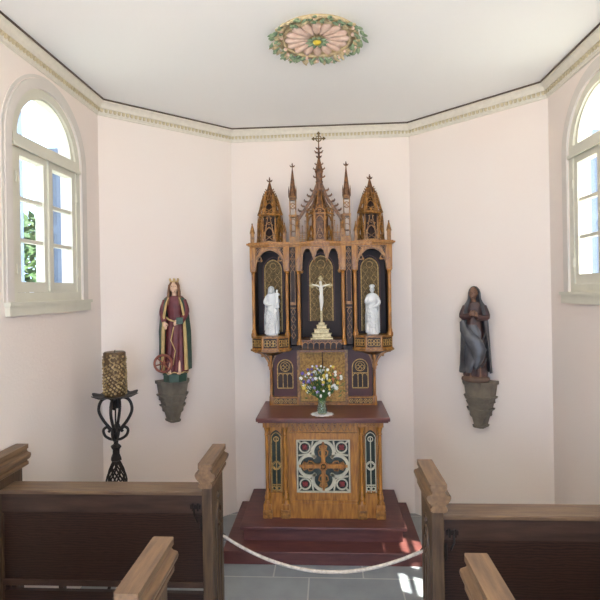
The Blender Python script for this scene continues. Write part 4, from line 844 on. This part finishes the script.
# ---------------------------------------------------------------- flowers in a vase on a doily
VX, VY, VZ = -.004, 4.14, 1.063
q = MB().loft([[(VX + (r + .006 * cos(12 * a)) * cos(a), VY + (r + .006 * cos(12 * a)) * .85 * sin(a), z) for a in frange(0, 2 * pi * 71 / 72, 71)] for r, z in ((.092, VZ), (.092, VZ + .003), (.07, VZ + .0045))]); tag(q.build('doily', 'doily', org=(VX, VY, VZ)), 'white scalloped doily lying on the red altar slab under the vase', 'doily')
tag(MB().lathe([(.034, VZ + .005), (.04, VZ + .015), (.042, VZ + .05), (.032, VZ + .09), (.034, VZ + .115), (.038, VZ + .12), (.034, VZ + .12), (.029, VZ + .09), (.038, VZ + .05), (.035, VZ + .018), (.01, VZ + .013)], (VX, VY), 24).build('flower_vase', 'glass', smooth=60, org=(VX, VY, VZ)), 'small green-tinted glass vase holding the bouquet on the white doily', 'vase')
BQ = root('flower_bouquet', (VX, VY, VZ + .02), 'loose bouquet of violet, white and yellow meadow flowers in the glass vase', 'bouquet')
rnd = random.Random(5); spots = []
def blossom(kind):
    q = MB()
    n_ = 8 if kind in ('wpetal', 'ypetal', 'opetal') else 6
    for k in range(n_):
        a = 2 * pi * k / n_; u_ = Vector((cos(a), 0, sin(a))); v_ = Vector((-sin(a), 0, cos(a)))
        q.add([Vector((0, 0, 0)), u_ * .012 + v_ * .006 + Vector((0, -.004, 0)), u_ * .021 + Vector((0, -.001, 0)), u_ * .012 - v_ * .006 + Vector((0, -.004, 0)), u_ * .012 + Vector((0, .003, 0))], [(0, 1, 2), (0, 2, 3), (0, 4, 1), (0, 3, 4), (1, 4, 2), (2, 4, 3)])
    q.ball((0, -.004, 0), .006, 8, 5, (1, .6, 1)); return q
protos = {}
stems = MB(); leaves = MB()
for i in range(96):
    for _ in range(50):
        dx, dz = rnd.uniform(-.175, .175), rnd.uniform(-.13, .15)
        if (dx / .175) ** 2 + (dz / .14) ** 2 < 1 and all((dx - a) ** 2 + (dz - b__) ** 2 > .00028 for a, b__ in spots): break
    spots.append((dx, dz)); x = VX + dx; z = VZ + .275 + dz + .12 * abs(dx); y = VY + rnd.uniform(-.07, .06) * (1 - abs(dx) * 2)
    if dx < -.06 and dz > -.03: k = rnd.choice(['purple', 'purple', 'lilac', 'purple', 'wpetal'])
    elif dx > .09: k = rnd.choice(['opetal', 'wpetal', 'ypetal', 'wpetal'])
    else: k = rnd.choice(['wpetal', 'wpetal', 'wpetal', 'ypetal', 'lilac', 'ypetal'])
    key = k
    if key not in protos: protos[key] = None
    if protos[key] is None:
        o = blossom(k).build('flower_head', k, org=(0, 0, 0)); protos[key] = o
    else:
        o = protos[key].copy(); COL.objects.link(o)
    o.parent = BQ; o.location = Vector((x, y - .01, z)) - Vector((VX, VY, VZ + .02)); s_ = rnd.uniform(.45, .95); o.scale = (s_, s_, s_); o.rotation_euler = (rnd.uniform(-.5, .3), rnd.uniform(0, 3), rnd.uniform(-.5, .5))
    stems.tube(bez(((VX + rnd.uniform(-.012, .012), VY + rnd.uniform(-.012, .012), VZ + .03), (VX + dx * .12, VY, VZ + .12), (VX + dx * .6, (y + VY) / 2, VZ + .2 + dz * .4), (x, y, z)), 3), .0022, 5)
for i in range(150):
    a = rnd.uniform(0, 2 * pi); f = rnd.uniform(.1, 1); dx = .18 * f * cos(a); dz = .15 * f * sin(a) - .03; p = Vector((VX + dx, VY + rnd.uniform(-.05, .06), VZ + .27 + dz)); d = Vector((dx * 3 + rnd.uniform(-.3, .3), rnd.uniform(-.5, .5), rnd.uniform(-.2, 1))).normalized(); s_ = d.orthogonal().normalized() * rnd.uniform(.003, .007); L = rnd.uniform(.03, .06)
    leaves.add([p, p + d * L * .5 + s_, p + d * L, p + d * L * .5 - s_], [(0, 1, 2, 3)])
stems.build('stems', 'stem', BQ); tag(leaves.build('leaves', 'leafm', BQ), kind='stuff')

# ---------------------------------------------------------------- candle stand
SX, SY = -1.47, 3.45; PZ = 1.375
CS = root('candle_stand', (SX, SY, 0), 'black wrought-iron candle stand with scrolled arms holding the large gold candle', 'candle stand')
q = MB(); pr = []
n_ = 12
for r, z in ((.03, PZ - .012), (.10, PZ - .006), (.155, PZ + .006), (.155, PZ + .010), (.10, PZ), (.03, PZ - .002)): pr.append([(SX + r * (1 + .08 * cos(8 * a) * (r > .12)) * cos(a), SY + r * (1 + .08 * cos(8 * a) * (r > .12)) * sin(a), z + (.008 * cos(8 * a) if r > .12 else 0)) for a in frange(0, 2 * pi * 63 / 64, 63)])
q.loft(pr); q.build('drip_pan', 'iron', CS, smooth=50)
def spiral(cx, cz, r0, a0, turns, n=22): return [(cx + r0 * (1 - .75 * i / n) * cos(a0 + turns * 2 * pi * i / n), cz + r0 * (1 - .75 * i / n) * sin(a0 + turns * 2 * pi * i / n)) for i in range(n + 1)]
for rz in (0, pi / 2):
    for s in (-1, 1):
        T = Matrix.Translation((SX, SY, 0)) @ Matrix.Rotation(rz + .15, 4, 'Z'); path = [(0, 0, 1.09)] + [(s * x_, 0, z_) for x_, z_ in ((.03, 1.13), (.085, 1.20), (.115, 1.27), (.10, 1.335), (.06, 1.36), (.025, 1.345), (.02, 1.3), (.035, 1.285))]
        MB(T).tube(bez(path, 5), [.011] * 36 + [.012] * 4 + [.014], 8).build('scroll_arm', 'iron', CS, smooth=60)
        path = [(s * x_, 0, z_) for x_, z_ in ((.012, 1.06), (.04, 1.065), (.075, 1.09), (.085, 1.13), (.06, 1.15), (.04, 1.13), (.05, 1.115))]
        MB(T).tube(bez(path, 5), .010, 8).build('scroll_arm', 'iron', CS, smooth=60)
q = MB()
for k in range(4): q.tube([(SX + .010 * cos(k * pi / 2 + a * 14), SY + .010 * sin(k * pi / 2 + a * 14), .93 + .2 * a) for a in frange(0, 1, 40)], .008, 6)
q.tube([(SX, SY, .9), (SX, SY, PZ - .01)], .006, 8); q.build('twisted_shaft', 'iron', CS, smooth=60)
MB().lathe([(.012, .90), (.04, .915), (.038, .93), (.026, .96), (.026, .99), (.04, 1.01), (.03, 1.02), (.014, 1.03)][::-1], (SX, SY), 6).build('collar', 'iron', CS)
MB().lathe([(.014, 1.05), (.024, 1.075), (.03, 1.1), (.02, 1.14), (.004, 1.18)], (SX, SY), 8).build('leaf_collar', 'iron', CS)
q = MB()
for k in range(8):
    for d in (-1, 1): q.tube([(SX + (.02 + .05 * sin(pi * a * .9)) * cos(k * pi / 4 + d * a * 2.6), SY + (.02 + .05 * sin(pi * a * .9)) * sin(k * pi / 4 + d * a * 2.6), .91 - .3 * a) for a in frange(0, 1, 18)], .006, 5)
q.build('lattice_cage', 'iron', CS)
q = MB().tube([(SX, SY, .08), (SX, SY, .64)], .018, 10); q.build('lower_shaft', 'iron', CS)
for k in range(3): a = k * 2 * pi / 3 + .5; MB().tube(bez([(SX, SY, .14), (SX + .08 * cos(a), SY + .08 * sin(a), .16), (SX + .15 * cos(a), SY + .15 * sin(a), .06), (SX + .19 * cos(a), SY + .19 * sin(a), .012)], 5), .012, 8).build('foot', 'iron', CS, smooth=60)
CZ = PZ + .001; CN = root('pillar_candle', (SX, SY, CZ), 'thick gold pillar candle covered in wax relief, standing on the iron pan', 'candle')
MB().lathe([(.074, CZ), (.076, CZ + .005), (.076, CZ + .305), (.07, CZ + .312), (.03, CZ + .306)], (SX, SY), 32).build('candle_body', 'wax', CN, smooth=50)
MB().tube([(SX, SY, CZ + .3), (SX + .004, SY, CZ + .325)], .003, 6).build('wick', 'iron', CN)
q = MB(); rnd = random.Random(3)
for i in range(240):
    a = i * 2.39996; z = CZ + .012 + .285 * (i + .5) / 240; r = rnd.uniform(.005, .010); rr = .077
    if z > CZ + .22 and rnd.random() < .35: continue
    q.ball((SX + rr * cos(a), SY + rr * sin(a), z), r, 7, 5)
for k in range(14):
    a0 = rnd.uniform(0, 6.28); z0 = CZ + .03 + .25 * k / 14; q.tube([(SX + .081 * cos(a0 + .28 * cos(t)), SY + .081 * sin(a0 + .28 * cos(t)), z0 + .02 * sin(t)) for t in frange(0, 5.2, 14)], .0035, 5)
tag(q.build('wax_relief', 'waxorn', CN, smooth=60), kind='stuff')

# ---------------------------------------------------------------- ceiling medallion
MX, MY = .022, 2.99; MD = root('ceiling_medallion', (MX, MY, CE), 'round painted plaster rosette with green leaf wreath, pink petals and yellow centre on ceiling', 'ceiling rosette')
def disc(rows, n=64): return MB().loft([[(MX + r * cos(2 * pi * k / n), MY + r * sin(2 * pi * k / n), CE - d) for k in range(n)] for r, d in rows])
disc([(.24, 0), (.245, .010), (.235, .018), (.2, .016), (.05, .012)]).build('backing', 'mgold', MD, smooth=50)
q = MB()
for k in range(16):
    a = k * pi / 8; T = Matrix.Translation((MX, MY, CE)) @ Matrix.Rotation(a, 4, 'Z'); c_ = MB(T); c_.loft([[(x_, w_ * cos(t), -.014 - dd * max(0, sin(t))) for t in frange(0, 2 * pi * 11 / 12, 11)] for x_, w_, dd in ((.05, .006, .006), (.09, .020, .014), (.14, .028, .02), (.18, .024, .02), (.2, .006, .008))]); q.v += c_.v; k0 = len(q.v) - len(c_.v); q.f += [tuple(j + k0 for j in f) for f in c_.f]
q.build('pink_petals', 'mpink', MD, smooth=60)
q = MB(); q.torus((MX, MY, CE - .02), .205, .010, 48, 8, 'z'); q.torus((MX, MY, CE - .010), .24, .012, 48, 8, 'z'); q.build('tan_rings', 'mgold', MD, smooth=60)
rnd = random.Random(11)
def leafshape(q, p, ang, L, w_, dz):
    T = Matrix.Translation(p) @ Matrix.Rotation(ang, 4, 'Z') @ Matrix.Rotation(dz, 4, 'Y'); c_ = MB(T)
    c_.loft([[(x_ * L, w_ * ww * cos(t), -.006 - .008 * ww * sin(t)) for t in frange(0, 2 * pi * 7 / 8, 7)] for x_, ww in ((0, .15), (.25, .8), (.5, 1), (.75, .7), (1, .05))]); k0 = len(q.v); q.v += c_.v; q.f += [tuple(j + k0 for j in f) for f in c_.f]
q = MB(); q2 = MB(); q3 = MB()
for k in range(140):
    a = 2 * pi * k / 140 + rnd.uniform(-.03, .03); r = .243 + rnd.uniform(-.035, .03); p = (MX + r * cos(a), MY + r * sin(a), CE - .02)
    q = MB(); leafshape(q, p, a + rnd.choice([1.1, -1.1, 0, .6, -.6]), rnd.uniform(.035, .06), .014, .5); q.build(('wreath_leaf', 'wreath_leaf', 'scroll')[k % 3], ('mgreen', 'mgreen', 'mgold')[k % 3], MD, smooth=60)
    if k % 7 == 0: MB().ball((p[0], p[1], CE - .036), .011).build('rosebud', 'mpink', MD, smooth=60)
q = MB()
for k in range(10): a = k * pi / 5; leafshape(q, (MX + .02 * cos(a), MY + .02 * sin(a), CE - .024), a, .055, .014, .2)
q.build('centre_leaves', 'mgreen', MD, smooth=60); MB().ball((MX, MY, CE - .034), .026, 16, 8, (1, 1, .7)).build('yellow_boss', 'myellow', MD, smooth=60)

# ---------------------------------------------------------------- pews
def make_pew(sx):
    """front pew seen from behind; x runs from the aisle end post out to the side wall"""
    XA, XW = .557, WX - .012; Y0 = 0.0; t = root('pew', (0, 0, 0), 'pew', 'pew')
    def bx(q, xa, xb, *r, c=0): a, b_ = sorted((sx * xa, sx * xb)); return q.box(a, b_, *r, c=c)
    def end(xc, name='bench_end', full=True):
        q = MB(); bx(q, xc - .026, xc + .026, .03, .28, 0, 1.17, c=.004); bx(q, xc - .034, xc + .034, .02, .29, 0, .1, c=.004)
        e = q.build(name, 'pewpost', t)
        # tracery cut on the aisle side
        xi = xc - .0265; q = MB(Matrix(((0, sx * 1, 0, 0), (1, 0, 0, 0), (0, 0, 1, 0), (0, 0, 0, 1)))); yc = .155
        q.prism([(yc - .045, .3)] + pointed(yc - .045, yc + .045, .92, .09, 6) + [(yc + .045, .3)], xi - .001, xi + .004); q.build('recess', 'dark', e)
        q = MB(q.T); q.ribbon([(yc - .05, .3)] + pointed(yc - .05, yc + .05, .92, .1, 6) + [(yc + .05, .3)], .012, xi - .008, xi + .004); q.ribbon([(yc, .3), (yc, .88)], .012, xi - .008, xi + .003); q.ring(yc, .93, .028, .009, xi - .008, xi + .003, 12); q.ribbon(pointed(yc - .045, yc, .84, .05, 5), .008, xi - .008, xi + .003); q.ribbon(pointed(yc, yc + .045, .84, .05, 5), .008, xi - .008, xi + .003); q.ring(yc, 1.04, .02, .008, xi - .008, xi + .003, 12); q.build('end_tracery', 'pewpost', e)
        # moulded cap, profile in x-z swept along y
        P = [(-.028, 1.135), (-.038, 1.142), (-.038, 1.155), (-.030, 1.160), (-.030, 1.167), (-.042, 1.174), (-.050, 1.184), (-.054, 1.197), (-.052, 1.206), (-.034, 1.212), (-.028, 1.220), (-.029, 1.230), (-.037, 1.233), (-.037, 1.256)]
        pl = P + [(-x_, z_) for x_, z_ in P[::-1]]
        q = MB(); y0, y1 = .0, .325; q.loft([[(sx * xc + x_ * k, y, z_) for x_, z_ in pl] for y, k in ((y0, .92), (y0 + .006, 1), (y1 - .006, 1), (y1, .92))]); q.build('moulded_cap', 'pewtop', e)
    end(XA); end(XW - .035)
    a, b_ = XA + .028, XW - .06
    q = MB(); bx(q, a, b_, .085, .215, 1.066, 1.086, c=.004); q.build('book_ledge', 'pewrail', t)
    q = MB(); bx(q, a, b_, .097, .12, .97, 1.066); q.build('top_rail', 'pew', t)
    q = MB(); bx(q, a, b_, .105, .125, .615, .967); pn = q.build('back_panel', 'pewpanel', t)
    q = MB(); bx(q, a, b_, .097, .125, .585, .614); q.build('bottom_rail', 'pew', t)
    q = MB(); bx(q, a, b_, .10, .125, .38, .556); q.build('lower_rail', 'pewpanel', t)
    q = MB()
    for x_ in (a + .32, b_ - .3): bx(q, x_ - .012, x_ + .012, .1255, .16, 0, .97)
    q.build('back_strut', 'pew', t)
    q = MB(); bx(q, a, b_, -.16, .0, .14, .17, c=.004); q.build('kneeler', 'pewrail', t); q = MB(); 
    for x_ in (a + .1, b_ - .1): bx(q, x_ - .015, x_ + .015, -.14, .06, 0, .14)
    q.build('kneeler_feet', 'pew', t)
    # iron hinge plate and hook near the aisle end
    k0 = len(bpy.data.objects); HT = MB(Matrix.Translation((0, .037, 0)))
    q = MB(HT.T); bx(q, a + .02, a + .075, .053, .06, .995, 1.015); bx(q, a + .03, a + .04, .05, .058, .985, 1.022); bx(q, a + .056, a + .066, .05, .058, .985, 1.022); q.build('hinge_plate', 'iron', t)
    q = MB(HT.T); xx = sx * (a + .055); q.tube([(xx, .055, 1.0), (xx, .048, .965), (xx - sx * .012, .045, .945), (xx - sx * .016, .05, .93)], .005, 6); q.build('hook', 'iron', t)
    q = MB(HT.T); xx = sx * (a + .018); q.tube([(xx, .062, .95), (xx, .052, .94), (xx, .05, .9), (xx, .055, .885)], [.008, .006, .008, .005], 8); bx(q, a + .012, a + .024, .055, .064, .9, .955); q.build('coat_hook', 'iron', t)
    return t
def put(p, y, label, x=0): p.location = (x, y, 0); p['label'] = label; return p
pl = make_pew(-1); pr_ = make_pew(1)

put(pl, 2.40, 'dark oak pew, farther one on the left, its moulded ledge below the candle stand')
pr_.location.x = 0; put(pr_, 2.16, 'dark oak pew, farther one on the right, its moulded ledge below the veiled statue', -.03)
n1 = copy_tree(pl); put(n1, 1.365, 'nearest pew on the left, only its light moulded end cap in view'); n1.location.x = .035
n2 = copy_tree(pr_); put(n2, 1.285, 'nearest pew on the right, only its light moulded end cap in view'); n2.location.x = -.035
for p in (pl, pr_, n1, n2): p['group'] = 'oak pews on both sides of the aisle'
for p, sx in ((n1, -1), (n2, 1)):
    a, b_ = sorted((sx * .585, sx * (WX - .072)))
    MB().box(a, b_, .165, .48, .43, .455, .004).build('seat', 'pew', p); q = MB()
    for x_ in (a + .2, b_ - .2): q.box(x_ - .012, x_ + .012, .165, .44, .0, .43)
    q.build('seat_support', 'pew', p)

# ---------------------------------------------------------------- rope across the aisle
A = Vector((-.527, 2.66, .775)); B = Vector((.497, 2.40, .845)); pts = []
for i in range(61):
    f = i / 60; p = A.lerp(B, f); p.z -= 4 * .146 * f * (1 - f); pts.append(p)
q = MB()
for k in range(3):
    q.tube([p + Vector((0, .0042 * cos(2 * pi * k / 3 + i * 1.1), .0042 * sin(2 * pi * k / 3 + i * 1.1))) for i, p in enumerate([A.lerp(B, j / 300) - Vector((0, 0, 4 * .146 * (j / 300) * (1 - j / 300))) for j in range(301)])], .0055, 6)
rp_ = q.build('barrier_rope', 'rope', smooth=60, org=A); tag(rp_, 'twisted off-white cotton rope hung across the aisle between the two farther pews', 'rope')
for P_, s in ((A, -1), (B, 1)): MB().torus((P_.x - s * .0, P_.y, P_.z), .011, .0025, 16, 6).build('rope_ring', 'iron', rp_)
